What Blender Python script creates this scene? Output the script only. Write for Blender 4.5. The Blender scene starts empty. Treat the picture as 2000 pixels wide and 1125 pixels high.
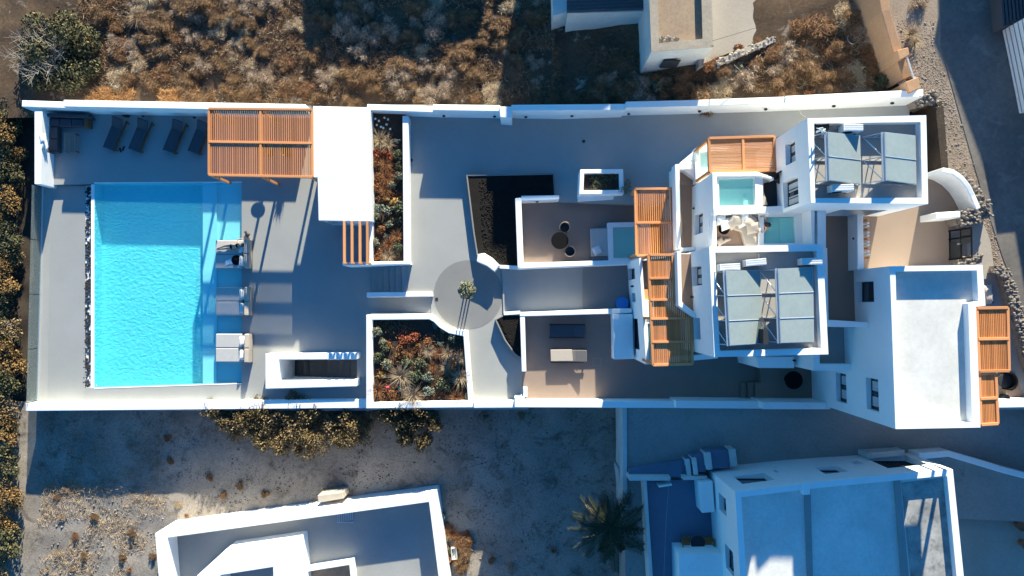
import bpy, bmesh, math, random
import numpy as np
from mathutils import Vector, Matrix

random.seed(7)
SC = bpy.context.scene
COL = SC.collection

# ---------------------------------------------------------------- camera
CAM_H, FPX = 43.4, 1389.0            # metres above the pool deck, focal length in photo pixels
fwd = Vector((-15.0, 33.0, -1389.0)).normalized()
zc = -fwd
xc = Vector((0, 1, 0)).cross(zc).normalized()
yc = zc.cross(xc).normalized()
cam = bpy.data.objects.new('camera', bpy.data.cameras.new('camera'))
COL.objects.link(cam)
cam.data.sensor_width = 36.0
cam.data.lens = FPX / 2000.0 * 36.0
cam.data.clip_end = 600.0
M4 = Matrix.Identity(4)
for i in range(3):
    M4[i][0], M4[i][1], M4[i][2] = xc[i], yc[i], zc[i]
M4[2][3] = CAM_H
cam.matrix_world = M4
SC.camera = cam

# ---------------------------------------------------------------- light
SUN_EL = math.atan(0.30)
SUN_AZ = math.atan(0.20)             # from +Y towards +X
world = bpy.data.worlds.new('World')
SC.world = world
world.use_nodes = True
wn = world.node_tree
bg = wn.nodes['Background']
sky = wn.nodes.new('ShaderNodeTexSky')
sky.sky_type = 'NISHITA'
sky.sun_disc = False
sky.sun_elevation = SUN_EL
sky.sun_rotation = SUN_AZ
sky.ozone_density = 6.0
sky.air_density = 1.0
sky.dust_density = 0.3
wb = wn.nodes.new('ShaderNodeMix'); wb.data_type = 'RGBA'; wb.blend_type = 'MULTIPLY'
wb.inputs[0].default_value = 1.0
wb.inputs[7].default_value = (0.24, 0.69, 0.83, 1)      # the photograph's cold white balance, the same over the whole sky
wn.links.new(sky.outputs[0], wb.inputs[6]); wn.links.new(wb.outputs[2], bg.inputs[0])
bg.inputs[1].default_value = 0.108
sun = bpy.data.objects.new('sun', bpy.data.lights.new('sun', 'SUN'))
COL.objects.link(sun)
sun.data.energy = 5.0
sun.data.angle = math.radians(0.53)
sun.data.color = (1.0, 0.935, 0.72)
sd = Vector((math.sin(SUN_AZ) * math.cos(SUN_EL), math.cos(SUN_AZ) * math.cos(SUN_EL), math.sin(SUN_EL)))
sun.rotation_euler = sd.to_track_quat('Z', 'Y').to_euler()
sun.location = sd * 80
SC.view_settings.view_transform = 'Standard'
SC.view_settings.look = 'None'
SC.view_settings.exposure = 1.55
SC.view_settings.gamma = 1.0
SC.view_settings.use_curve_mapping = False
SC.cycles.max_bounces = 10
SC.cycles.diffuse_bounces = 6
SC.cycles.transparent_max_bounces = 12

# ---------------------------------------------------------------- pixel -> world
CP = Vector((0, 0, CAM_H))
def ray(u, v):
    return fwd + xc * ((u - 1000.0) / FPX) - yc * ((v - 562.5) / FPX)
def P(u, v, z=0.0):
    d = ray(u, v)
    t = (z - CAM_H) / d.z
    p = CP + d * t
    return Vector((p.x, p.y, z))
def PX(u, v, X):
    d = ray(u, v); return CP + d * (X / d.x)
def PY(u, v, Y):
    d = ray(u, v); return CP + d * (Y / d.y)
def PL(pts, z):
    return [P(u, v, z) for u, v in pts]
def lerp(a, b, t):
    return a + (b - a) * t
def table(tb, x):
    if x <= tb[0][0]: return tb[0][1]
    for (x0, y0), (x1, y1) in zip(tb, tb[1:]):
        if x <= x1:
            return y0 + (y1 - y0) * (x - x0) / (x1 - x0)
    return tb[-1][1]
def z_ramp(x):       # north court
    return table([(0.06, 1.2), (2.5, 1.5), (5, 2.3), (20.0, 6.95)], x)
def z_lane(x, y=-8.5):       # lane south of the villas, falling a little towards the house across it
    hi = table([(5.0, 1.6), (7.0, 1.9), (17.2, 3.2), (24.0, 3.9), (40, 6.0)], x); lo = table([(5.0, 1.5), (7.0, 1.7), (17.2, 2.1), (24.0, 3.2), (40, 5.6)], x)
    return lerp(hi, lo, min(1, max(0, (-6.2 - y) / 3.0)))
def z_field(x):      # field north of the wall
    return table([(-14, -0.1), (0, 1.3), (7, 3.0), (20, 6.6), (40, 8)], x)
def Pf(u, v, f, dz=0.0):
    z = 1.0
    for _ in range(12):
        p = P(u, v, z); z = f(p.x) + dz
    return P(u, v, z)

# ---------------------------------------------------------------- mesh helpers
class MB:
    def __init__(self):
        self.v = []; self.f = []
    def add(self, vs, fs):
        o = len(self.v)
        self.v.extend([tuple(x) for x in vs])
        self.f.extend([tuple(i + o for i in f) for f in fs])
    def prism(self, pts, z0, z1=None):
        """pts: Vectors in plan; z1 None keeps each point's own z as its top"""
        a = sum(p.x * q.y - q.x * p.y for p, q in zip(pts, pts[1:] + pts[:1]))
        if a < 0: pts = pts[::-1]
        n = len(pts)
        top = [(p.x, p.y, p.z if z1 is None else z1) for p in pts]
        z0s = z0 if isinstance(z0, (list, tuple)) else [z0] * n
        bot = [(p.x, p.y, z0s[i]) for i, p in enumerate(pts)]
        fs = [tuple(range(n)), tuple(range(2 * n - 1, n - 1, -1))]
        for i in range(n):
            j = (i + 1) % n
            fs.append((i, i + n, j + n, j))
        self.add(top + bot, fs)
        return self
    def px(self, poly, zt, zb):
        return self.prism(PL(poly, zt), zb, zt)
    def ring(self, outer, inner, zt, zb, zf=None):
        """closed ring wall; with zf a floor closes the inside at zf"""
        a = sum(p.x * q.y - q.x * p.y for p, q in zip(outer, outer[1:] + outer[:1]))
        if a < 0: outer = outer[::-1]; inner = inner[::-1]
        n = len(outer)
        zi = zb if zf is None else zf
        vs = [(p.x, p.y, zt) for p in outer] + [(p.x, p.y, zb) for p in outer] + \
             [(p.x, p.y, zt) for p in inner] + [(p.x, p.y, zi) for p in inner]
        fs = []
        for i in range(n):
            j = (i + 1) % n
            fs.append((i, i + n, j + n, j))
            fs.append((i, j, j + 2 * n, i + 2 * n))
            fs.append((i + 2 * n, j + 2 * n, j + 3 * n, i + 3 * n))
            if zf is None:
                fs.append((i + 3 * n, j + 3 * n, j + n, i + n))
        if zf is not None:
            fs.append(tuple(range(3 * n, 4 * n)))
            fs.append(tuple(range(2 * n - 1, n - 1, -1)))
        self.add(vs, fs)
        return self
    def box(self, c, s, rz=0.0, rx=0.0, ry=0.0):
        R = Matrix.Rotation(rz, 3, 'Z') @ Matrix.Rotation(rx, 3, 'X') @ Matrix.Rotation(ry, 3, 'Y')
        c = Vector(c)
        vs = [c + R @ Vector((sx * s[0] / 2, sy * s[1] / 2, sz * s[2] / 2)) for sx in (-1, 1) for sy in (-1, 1) for sz in (-1, 1)]
        self.add(vs, [(0, 1, 3, 2), (4, 6, 7, 5), (0, 4, 5, 1), (2, 3, 7, 6), (0, 2, 6, 4), (1, 5, 7, 3)])
        return self
    def bar(self, a, b, w, h, up=Vector((0, 0, 1))):
        a = Vector(a); b = Vector(b); d = (b - a).normalized()
        s = d.cross(up)
        if s.length < 1e-4: s = d.cross(Vector((1, 0, 0)))
        s.normalize(); t = s.cross(d)
        vs = []
        for p in (a, b):
            for i, j in ((-1, -1), (1, -1), (1, 1), (-1, 1)):
                vs.append(p + s * (w / 2 * i) + t * (h / 2 * j))
        self.add(vs, [(3, 2, 1, 0), (4, 5, 6, 7), (0, 1, 5, 4), (1, 2, 6, 5), (2, 3, 7, 6), (3, 0, 4, 7)])
        return self
    def tube(self, pts, rs, n=6):
        pts = [Vector(p) for p in pts]
        if not isinstance(rs, (list, tuple)): rs = [rs] * len(pts)
        vs = []; fs = []
        for k, p in enumerate(pts):
            d = (pts[min(k + 1, len(pts) - 1)] - pts[max(k - 1, 0)]).normalized()
            s = d.cross(Vector((0.31, 0.17, 0.93)))
            if s.length < 1e-3: s = d.cross(Vector((1, 0, 0)))
            s.normalize(); t = d.cross(s)
            for i in range(n):
                a = 2 * math.pi * i / n
                vs.append(p + (s * math.cos(a) + t * math.sin(a)) * rs[k])
        for k in range(len(pts) - 1):
            for i in range(n):
                j = (i + 1) % n
                fs.append((k * n + i, k * n + j, (k + 1) * n + j, (k + 1) * n + i))
        fs.append(tuple(range(n - 1, -1, -1))); L = (len(pts) - 1) * n
        fs.append(tuple(range(L, L + n)))
        self.add(vs, fs)
        return self
    def lathe(self, c, prof, n=20, sx=1.0, sy=1.0):
        c = Vector(c); vs = []; fs = []
        for r, z in prof:
            for i in range(n):
                a = 2 * math.pi * i / n
                vs.append(c + Vector((r * math.cos(a) * sx, r * math.sin(a) * sy, z)))
        m = len(prof)
        for k in range(m - 1):
            for i in range(n):
                j = (i + 1) % n
                fs.append((k * n + i, k * n + j, (k + 1) * n + j, (k + 1) * n + i))
        fs.append(tuple(range(n - 1, -1, -1))); fs.append(tuple(range((m - 1) * n, m * n)))
        self.add(vs, fs)
        return self
    def blob(self, c, r, seed=0, n=8, m=5, jit=0.15):
        rg = random.Random(seed); c = Vector(c); vs = [c + Vector((0, 0, r[2]))]; fs = []
        for k in range(1, m):
            th = math.pi * k / m
            for i in range(n):
                a = 2 * math.pi * (i + 0.5 * (k % 2)) / n; q = 1 + rg.uniform(-jit, jit)
                vs.append(c + Vector((r[0] * math.sin(th) * math.cos(a) * q, r[1] * math.sin(th) * math.sin(a) * q, r[2] * math.cos(th) * q)))
        vs.append(c - Vector((0, 0, r[2])))
        for i in range(n):
            fs.append((0, 1 + i, 1 + (i + 1) % n))
            for k in range(m - 2):
                a = 1 + k * n + i; b = 1 + k * n + (i + 1) % n
                fs.append((a, a + n, b + n, b))
            fs.append((len(vs) - 1, 1 + (m - 2) * n + (i + 1) % n, 1 + (m - 2) * n + i))
        self.add(vs, fs)
        return self
    def pillow(self, c, size, rz=0, tilt=0, n=7, rx=0):
        """soft cushion: w, l, thickness"""
        w, l, h = size; vs = []; fs = []
        R = Matrix.Rotation(rz, 3, 'Z') @ Matrix.Rotation(rx, 3, 'X') @ Matrix.Rotation(tilt, 3, 'Y')
        c = Vector(c)
        for s in (1, -1):
            for i in range(n):
                for j in range(n):
                    a = -1 + 2 * i / (n - 1); b = -1 + 2 * j / (n - 1)
                    pinch = 1 - 0.07 * (1 - a * a) * abs(b) ** 3; pinch2 = 1 - 0.07 * (1 - b * b) * abs(a) ** 3
                    hh = (max(0, (1 - abs(a) ** 4) * (1 - abs(b) ** 4))) ** 0.5
                    vs.append(c + R @ Vector((a * w / 2 * pinch2, b * l / 2 * pinch, s * h / 2 * hh)))
        N = n * n
        for i in range(n - 1):
            for j in range(n - 1):
                a = i * n + j
                fs.append((a, a + n, a + n + 1, a + 1))
                fs.append((N + a, N + a + 1, N + a + n + 1, N + a + n))
        self.add(vs, fs)
        return self
    def build(self, name, mat=None, parent=None, smooth=False, bevel=0.0, origin=None):
        o = origin if origin is not None else (root_of(parent).get('_o') if parent else None)
        me = bpy.data.meshes.new(name)
        vs = np.array(self.v, dtype=float).reshape(-1, 3)
        if o is not None: vs = vs - np.array(o)
        me.from_pydata(vs.tolist(), [], self.f)
        if mat: me.materials.append(mat)
        if smooth:
            me.polygons.foreach_set('use_smooth', [True] * len(me.polygons))
        me.update()
        ob = bpy.data.objects.new(name, me); COL.objects.link(ob)
        if parent: ob.parent = parent
        if bevel:
            b = ob.modifiers.new('bevel', 'BEVEL'); b.width = bevel; b.segments = 2
            b.limit_method = 'ANGLE'; b.angle_limit = math.radians(40)
        return ob

def root_of(o):
    while o.parent: o = o.parent
    return ROOTS.get(o.name, {})
ROOTS = {}
def thing(name, label, cat, loc=(0, 0, 0), group=None):
    o = bpy.data.objects.new(name, None); COL.objects.link(o)
    o.empty_display_size = 0.3
    o.location = loc
    o['label'] = label; o['category'] = cat
    if group: o['group'] = group
    ROOTS[o.name] = {'_o': tuple(loc)}
    return o
def tag(o, label=None, cat=None, group=None, kind=None):
    if label: o['label'] = label
    if cat: o['category'] = cat
    if group: o['group'] = group
    if kind: o['kind'] = kind
    return o
def structure(mb, name, mat, label=None, smooth=False, bevel=0):
    o = mb.build(name, mat, smooth=smooth, bevel=bevel); o['kind'] = 'structure'
    if label: o['label'] = label
    return o
def single(mb, name, mat, label, cat, group=None, smooth=False, bevel=0.0):
    """a thing that is one mesh"""
    n = len(mb.v)
    c = [min(v[0] for v in mb.v), max(v[0] for v in mb.v), min(v[1] for v in mb.v), max(v[1] for v in mb.v), min(v[2] for v in mb.v)]
    o0 = ((c[0] + c[1]) / 2, (c[2] + c[3]) / 2, c[4])
    o = mb.build(name, mat, smooth=smooth, bevel=bevel, origin=o0); o.location = o0
    tag(o, label, cat, group); ROOTS[o.name] = {'_o': o0}
    return o
KIDS = {}
def copy_tree(o, parent=None):
    c = o.copy(); COL.objects.link(c)
    if parent: c.parent = parent
    for ch in list(o.children): copy_tree(ch, c)
    return c
def place(proto, used, loc, rz=0, sc=1.0, label=None, group=None):
    """first use moves the prototype itself, later uses copy it"""
    o = proto if not used.get(proto.name) else copy_tree(proto)
    used[proto.name] = True
    o.location = loc; o.rotation_euler = (0, 0, rz)
    o.scale = (sc, sc, sc) if not isinstance(sc, (tuple, list)) else sc
    if label: o['label'] = label
    if group: o['group'] = group
    return o
USED = {}
def inset(pts, d):
    a = sum(p.x * q.y - q.x * p.y for p, q in zip(pts, pts[1:] + pts[:1]))
    s = 1 if a > 0 else -1
    n = len(pts); out = []
    for i in range(n):
        p0, p1, p2 = pts[i - 1], pts[i], pts[(i + 1) % n]
        e1 = (p1 - p0); e1.z = 0; e1.normalize(); e2 = (p2 - p1); e2.z = 0; e2.normalize()
        n1 = Vector((-e1.y, e1.x, 0)) * s; n2 = Vector((-e2.y, e2.x, 0)) * s
        m = (n1 + n2); L = m.length_squared
        k = 2 * d / L if L > 0.3 else d
        out.append(p1 + m * k)
    return out
def wall_line(mb, pts, th, zt, zb):
    """wall of thickness th centred on the polyline pts; zt/zb numbers or lists"""
    n = len(pts); L = []; Rr = []
    for i, p in enumerate(pts):
        d = (pts[min(i + 1, n - 1)] - pts[max(i - 1, 0)]); d.z = 0; d.normalize()
        s = Vector((-d.y, d.x, 0)) * th / 2
        L.append(p + s); Rr.append(p - s)
    zt = zt if isinstance(zt, list) else [zt] * n
    zb = zb if isinstance(zb, list) else [zb] * n
    vs = []; fs = []
    for i in range(n):
        vs += [(L[i].x, L[i].y, zt[i]), (Rr[i].x, Rr[i].y, zt[i]), (Rr[i].x, Rr[i].y, zb[i]), (L[i].x, L[i].y, zb[i])]
    for i in range(n - 1):
        a = 4 * i; b = a + 4
        for k in range(4):
            fs.append((a + k, b + k, b + (k + 1) % 4, a + (k + 1) % 4))
    fs.append((0, 1, 2, 3)); e = 4 * (n - 1); fs.append((e + 3, e + 2, e + 1, e))
    mb.add(vs, fs)
    return mb
def cut(ob, boxes):
    """cut rectangular openings (list of MB boxes) out of ob"""
    if not boxes: return
    m = MB()
    for c, s in boxes: m.box(c, s)
    o = ob.matrix_world.translation
    k = m.build('cutter', None)
    off = root_of(ob).get('_o', (0, 0, 0)) if ob.parent or ob.name in ROOTS else (0, 0, 0)
    k.location = [-x for x in off]
    par = ob.parent; ob.parent = None
    loc = ob.location.copy(); ob.location = (0, 0, 0)
    b = ob.modifiers.new('cut', 'BOOLEAN'); b.operation = 'DIFFERENCE'; b.object = k; b.solver = 'EXACT'
    dg = bpy.context.evaluated_depsgraph_get(); dg.update()
    me = bpy.data.meshes.new_from_object(ob.evaluated_get(dg))
    old = ob.data
    ob.modifiers.remove(b); ob.data = me; me.name = old.name
    ob.parent = par; ob.location = loc
    bpy.data.objects.remove(k)

# ---------------------------------------------------------------- materials
def newmat(name):
    m = bpy.data.materials.new(name); m.use_nodes = True
    nt = m.node_tree; b = nt.nodes['Principled BSDF']
    return m, nt, b
def N(nt, t, **kw):
    n = nt.nodes.new(t)
    for k, v in kw.items(): setattr(n, k, v)
    return n
def noise(nt, vec, scale, detail=4, rough=0.6, dist=0.0):
    n = N(nt, 'ShaderNodeTexNoise'); n.inputs['Scale'].default_value = scale
    n.inputs['Detail'].default_value = detail; n.inputs['Roughness'].default_value = rough
    n.inputs['Distortion'].default_value = dist
    nt.links.new(vec, n.inputs['Vector']); return n.outputs['Fac']
def ramp(nt, fac, stops):
    r = N(nt, 'ShaderNodeValToRGB'); e = r.color_ramp.elements
    while len(e) > 1: e.remove(e[-1])
    e[0].position = stops[0][0]; e[0].color = (*stops[0][1], 1)
    for p, c in stops[1:]:
        x = e.new(p); x.color = (*c, 1)
    nt.links.new(fac, r.inputs['Fac']); return r.outputs['Color']
def mix(nt, a, b, fac, mode='MIX'):
    m = N(nt, 'ShaderNodeMix', data_type='RGBA', blend_type=mode)
    for s, v in ((6, a), (7, b), (0, fac)):
        if isinstance(v, (int, float)): m.inputs[s].default_value = v
        elif isinstance(v, tuple): m.inputs[s].default_value = (*v, 1)
        else: nt.links.new(v, m.inputs[s])
    return m.outputs[2]
def bump(nt, b, h, strength, dist=0.02):
    n = N(nt, 'ShaderNodeBump'); n.inputs['Strength'].default_value = strength; n.inputs['Distance'].default_value = dist
    nt.links.new(h, n.inputs['Height']); nt.links.new(n.outputs[0], b.inputs['Normal'])
def wpos(nt):
    return N(nt, 'ShaderNodeNewGeometry').outputs['Position']
def surf(name, c1, c2, big=0.35, fine=9.0, rough=0.8, bmp=0.15, speck=0.12, stain=None, stain_at=(0.55, 0.75)):
    """mottled mineral surface: slow clouds, fine grain, optional stains"""
    m, nt, b = newmat(name); p = wpos(nt)
    n1 = noise(nt, p, big, 5, 0.6); n2 = noise(nt, p, fine, 6, 0.7)
    col = mix(nt, c1, c2, ramp(nt, n1, [(0.3, (0, 0, 0)), (0.7, (1, 1, 1))]))
    g = ramp(nt, n2, [(0.3, (1 - speck,) * 3), (0.7, (1 + 0 * speck,) * 3)])
    col = mix(nt, col, g, 1.0, 'MULTIPLY')
    if stain:
        n3 = noise(nt, p, big * 2.3, 7, 0.7, 0.6)
        col = mix(nt, col, stain, ramp(nt, n3, [(stain_at[0], (0, 0, 0)), (stain_at[1], (1, 1, 1))]))
    nt.links.new(col, b.inputs['Base Color']); b.inputs['Roughness'].default_value = rough
    b.inputs['Specular IOR Level'].default_value = 0.25
    if bmp: bump(nt, b, n2, bmp, 0.02)
    return m
def plain(name, c, rough=0.6, metal=0.0, var=0.08, spec=0.3):
    m, nt, b = newmat(name); p = wpos(nt)
    n = noise(nt, p, 12, 4)
    col = mix(nt, tuple(x * (1 - var) for x in c), tuple(min(1, x * (1 + var)) for x in c), n)
    nt.links.new(col, b.inputs['Base Color'])
    b.inputs['Roughness'].default_value = rough; b.inputs['Metallic'].default_value = metal
    b.inputs['Specular IOR Level'].default_value = spec
    return m
def fabric(name, c, weave=60, var=0.12):
    m, nt, b = newmat(name); p = wpos(nt)
    w = N(nt, 'ShaderNodeTexWave'); w.inputs['Scale'].default_value = weave; w.inputs['Distortion'].default_value = 2
    nt.links.new(p, w.inputs['Vector'])
    n = noise(nt, p, 5, 5)
    col = mix(nt, tuple(x * (1 - var) for x in c), tuple(min(1, x * (1 + var)) for x in c), n)
    nt.links.new(col, b.inputs['Base Color']); b.inputs['Roughness'].default_value = 0.95
    b.inputs['Specular IOR Level'].default_value = 0.1
    bump(nt, b, w.outputs['Fac'], 0.15, 0.01)
    return m
def wood(name, c1, c2):
    m, nt, b = newmat(name)
    p = wpos(nt); oi = N(nt, 'ShaderNodeObjectInfo')
    n = noise(nt, p, 6, 6, 0.7, 1.0)
    col = mix(nt, c1, c2, n)
    r = N(nt, 'ShaderNodeMapRange'); r.inputs[3].default_value = 0.78; r.inputs[4].default_value = 1.15
    nt.links.new(oi.outputs['Random'], r.inputs[0])
    hs = N(nt, 'ShaderNodeHueSaturation'); nt.links.new(col, hs.inputs['Color']); nt.links.new(r.outputs[0], hs.inputs['Value'])
    nt.links.new(hs.outputs[0], b.inputs['Base Color']); b.inputs['Roughness'].default_value = 0.65
    b.inputs['Specular IOR Level'].default_value = 0.2
    return m
def leaves(name, cols, rough=0.7):
    m, nt, b = newmat(name)
    g = N(nt, 'ShaderNodeNewGeometry')
    n = len(cols)
    col = ramp(nt, g.outputs['Random Per Island'], [(i / max(1, n - 1) if n > 1 else 0, c) for i, c in enumerate(cols)])
    nt.links.new(col, b.inputs['Base Color']); b.inputs['Roughness'].default_value = rough
    b.inputs['Specular IOR Level'].default_value = 0.2
    return m
def schlick(nt, f0):
    lw = N(nt, 'ShaderNodeLayerWeight'); lw.inputs[0].default_value = 0.5
    pw = N(nt, 'ShaderNodeMath', operation='POWER'); nt.links.new(lw.outputs['Facing'], pw.inputs[0]); pw.inputs[1].default_value = 5.0
    ma = N(nt, 'ShaderNodeMath', operation='MULTIPLY_ADD'); nt.links.new(pw.outputs[0], ma.inputs[0]); ma.inputs[1].default_value = 1 - f0; ma.inputs[2].default_value = f0
    return ma
def water(name, tint, milk, milkfac, ripple, scale, strength):
    m, nt, b = newmat(name); nt.nodes.remove(b); p = wpos(nt)
    out = nt.nodes['Material Output']
    mp = N(nt, 'ShaderNodeMapping'); mp.inputs['Scale'].default_value = (1.0, 1.7, 1.0); mp.inputs['Rotation'].default_value = (0, 0, 0.25)
    nt.links.new(p, mp.inputs['Vector'])
    h = noise(nt, mp.outputs[0], scale, 3, 0.55, 1.2)
    v = N(nt, 'ShaderNodeTexVoronoi', feature='SMOOTH_F1'); v.inputs['Scale'].default_value = scale * 1.1
    nt.links.new(mp.outputs[0], v.inputs['Vector'])
    ad = N(nt, 'ShaderNodeMath', operation='ADD'); nt.links.new(h, ad.inputs[0]); nt.links.new(v.outputs['Distance'], ad.inputs[1])
    bp = N(nt, 'ShaderNodeBump'); bp.inputs['Strength'].default_value = strength; bp.inputs['Distance'].default_value = ripple
    nt.links.new(ad.outputs[0], bp.inputs['Height'])
    tr = N(nt, 'ShaderNodeBsdfTransparent'); tr.inputs[0].default_value = (*tint, 1)
    df = N(nt, 'ShaderNodeBsdfDiffuse'); df.inputs[0].default_value = (*milk, 1); nt.links.new(bp.outputs[0], df.inputs['Normal'])
    gl = N(nt, 'ShaderNodeBsdfGlossy'); gl.inputs['Roughness'].default_value = 0.06; nt.links.new(bp.outputs[0], gl.inputs['Normal'])
    fr = schlick(nt, 0.02)
    m1 = N(nt, 'ShaderNodeMixShader'); m1.inputs[0].default_value = milkfac
    nt.links.new(tr.outputs[0], m1.inputs[1]); nt.links.new(df.outputs[0], m1.inputs[2])
    m2 = N(nt, 'ShaderNodeMixShader'); nt.links.new(fr.outputs[0], m2.inputs[0])
    nt.links.new(m1.outputs[0], m2.inputs[1]); nt.links.new(gl.outputs[0], m2.inputs[2])
    nt.links.new(m2.outputs[0], out.inputs['Surface'])
    return m
def glassmat(name, tint=(0.9, 0.95, 0.94)):
    m, nt, b = newmat(name); nt.nodes.remove(b); out = nt.nodes['Material Output']
    tr = N(nt, 'ShaderNodeBsdfTransparent'); tr.inputs[0].default_value = (*tint, 1)
    gl = N(nt, 'ShaderNodeBsdfGlossy'); gl.inputs['Roughness'].default_value = 0.05
    lw = schlick(nt, 0.04)
    df = N(nt, 'ShaderNodeBsdfDiffuse'); df.inputs[0].default_value = (0.6, 0.68, 0.66, 1)
    m0 = N(nt, 'ShaderNodeMixShader'); m0.inputs[0].default_value = 0.12
    nt.links.new(tr.outputs[0], m0.inputs[1]); nt.links.new(df.outputs[0], m0.inputs[2])
    m1 = N(nt, 'ShaderNodeMixShader'); nt.links.new(lw.outputs[0], m1.inputs[0])
    nt.links.new(m0.outputs[0], m1.inputs[1]); nt.links.new(gl.outputs[0], m1.inputs[2])
    nt.links.new(m1.outputs[0], out.inputs['Surface'])
    return m

WHITE = surf('white_plaster', (0.86, 0.86, 0.85), (0.81, 0.81, 0.80), 0.5, 14, 0.85, 0.08, 0.06, (0.64, 0.63, 0.60), (0.60, 0.9))
WHITEROOF = surf('white_roof', (0.72, 0.695, 0.645), (0.60, 0.58, 0.54), 0.9, 5, 0.85, 0.15, 0.14, (0.52, 0.50, 0.465), (0.62, 0.85))
OLDWHITE = surf('old_whitewash', (0.66, 0.66, 0.63), (0.52, 0.51, 0.48), 0.6, 9, 0.9, 0.2, 0.15, (0.33, 0.32, 0.29), (0.6, 0.8))
BARROOF = surf('bar_roof', (0.80, 0.80, 0.785), (0.72, 0.72, 0.705), 0.8, 7, 0.85, 0.1, 0.08)
DECK = surf('cement_deck', (0.340, 0.343, 0.338), (0.300, 0.303, 0.298), 0.3, 16, 0.75, 0.06, 0.09, (0.27, 0.27, 0.262), (0.62, 0.85))
PLAZA = surf('cement_plaza', (0.36, 0.357, 0.345), (0.315, 0.312, 0.30), 0.35, 16, 0.75, 0.06, 0.09, (0.285, 0.28, 0.268), (0.62, 0.85))
DISC = surf('grey_disc', (0.235, 0.23, 0.225), (0.205, 0.20, 0.195), 0.4, 16, 0.75, 0.06, 0.08)
TERRACE = surf('taupe_terrace', (0.30, 0.222, 0.182), (0.25, 0.187, 0.155), 0.4, 16, 0.75, 0.06, 0.09)
BROWN = surf('brown_terrace', (0.32, 0.215, 0.165), (0.27, 0.185, 0.14), 0.4, 16, 0.75, 0.06, 0.1)
SAND = surf('sand_patio', (0.33, 0.245, 0.19), (0.285, 0.21, 0.165), 0.4, 16, 0.8, 0.06, 0.09)
ROOFTAN = surf('roof_screed', (0.44, 0.41, 0.38), (0.37, 0.345, 0.32), 0.5, 12, 0.85, 0.08, 0.12)
ROOFGREY = surf('roof_grey', (0.34, 0.34, 0.335), (0.28, 0.28, 0.275), 0.4, 10, 0.85, 0.08, 0.10)
ROOFBLUE = surf('roof_stained', (0.80, 0.78, 0.73), (0.62, 0.61, 0.58), 0.5, 6, 0.85, 0.1, 0.16, (0.40, 0.39, 0.37), (0.60, 0.85))
OLDROOF = surf('old_earth_roof', (0.40, 0.29, 0.20), (0.31, 0.22, 0.155), 0.7, 6, 0.9, 0.3, 0.25)
OLDPARAPET = surf('old_parapet', (0.44, 0.37, 0.29), (0.33, 0.28, 0.225), 1.1, 9, 0.9, 0.3, 0.3)
CONCRETE = surf('old_concrete', (0.42, 0.365, 0.31), (0.35, 0.305, 0.26), 0.4, 8, 0.9, 0.1, 0.15)
LANE = surf('lane_concrete', (0.37, 0.345, 0.32), (0.29, 0.27, 0.25), 0.3, 7, 0.9, 0.15, 0.22, (0.17, 0.16, 0.15), (0.6, 0.85))
ROAD = surf('worn_road', (0.22, 0.195, 0.175), (0.13, 0.118, 0.108), 0.35, 5, 0.9, 0.25, 0.3, (0.28, 0.25, 0.22), (0.55, 0.8))
VERGE = surf('gravel_verge', (0.42, 0.33, 0.26), (0.30, 0.23, 0.175), 0.8, 11, 0.95, 0.8, 0.45)
FIELD = surf('dry_field', (0.17, 0.105, 0.062), (0.085, 0.056, 0.038), 0.55, 6, 0.95, 0.9, 0.5, (0.37, 0.305, 0.245), (0.58, 0.72))
YARD = surf('gravel_yard', (0.42, 0.36, 0.305), (0.27, 0.23, 0.195), 0.45, 10, 0.95, 0.8, 0.45, (0.105, 0.085, 0.068), (0.53, 0.70))
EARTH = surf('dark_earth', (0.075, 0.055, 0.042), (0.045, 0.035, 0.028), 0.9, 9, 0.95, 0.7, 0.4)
SOIL = surf('planter_soil', (0.10, 0.06, 0.040), (0.055, 0.037, 0.027), 1.6, 12, 0.95, 0.7, 0.4)
LAVA = surf('lava_gravel', (0.022, 0.017, 0.014), (0.012, 0.010, 0.009), 1.0, 20, 0.95, 0.9, 0.5)
STONE = surf('rubble_stone', (0.34, 0.285, 0.24), (0.20, 0.17, 0.15), 2.5, 12, 0.9, 0.4, 0.4)
ORANGEWALL = surf('ochre_wall', (0.50, 0.29, 0.165), (0.40, 0.235, 0.135), 0.8, 9, 0.9, 0.2, 0.2)
POOLTILE = surf('pool_tile', (0.53, 0.80, 0.84), (0.46, 0.74, 0.79), 0.5, 3.4, 0.8, 0, 0.10)
nt_ = POOLTILE.node_tree
h_ = N(nt_, 'ShaderNodeTexVoronoi', feature='SMOOTH_F1'); h_.inputs['Scale'].default_value = 4.2
mp_ = N(nt_, 'ShaderNodeMapping'); mp_.inputs['Scale'].default_value = (0.9, 1.5, 1)
nz_ = N(nt_, 'ShaderNodeTexNoise'); nz_.inputs['Scale'].default_value = 3.0; nz_.inputs['Detail'].default_value = 3
nt_.links.new(wpos(nt_), nz_.inputs['Vector'])
va_ = N(nt_, 'ShaderNodeVectorMath', operation='MULTIPLY_ADD'); va_.inputs[1].default_value = (0.5, 0.5, 0.5)
nt_.links.new(nz_.outputs['Color'], va_.inputs[0]); nt_.links.new(wpos(nt_), va_.inputs[2]); nt_.links.new(va_.outputs[0], mp_.inputs['Vector'])
nt_.links.new(mp_.outputs[0], h_.inputs['Vector'])
bump(nt_, nt_.nodes['Principled BSDF'], h_.outputs['Distance'], 0.35, 0.10)
POOLSHELF = surf('pool_shelf_tile', (0.60, 0.88, 0.90), (0.56, 0.85, 0.88), 0.5, 10, 0.5, 0, 0.04)
PLUNGETILE = surf('plunge_tile', (0.50, 0.80, 0.75), (0.45, 0.75, 0.70), 0.6, 10, 0.5, 0, 0.05)
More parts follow.
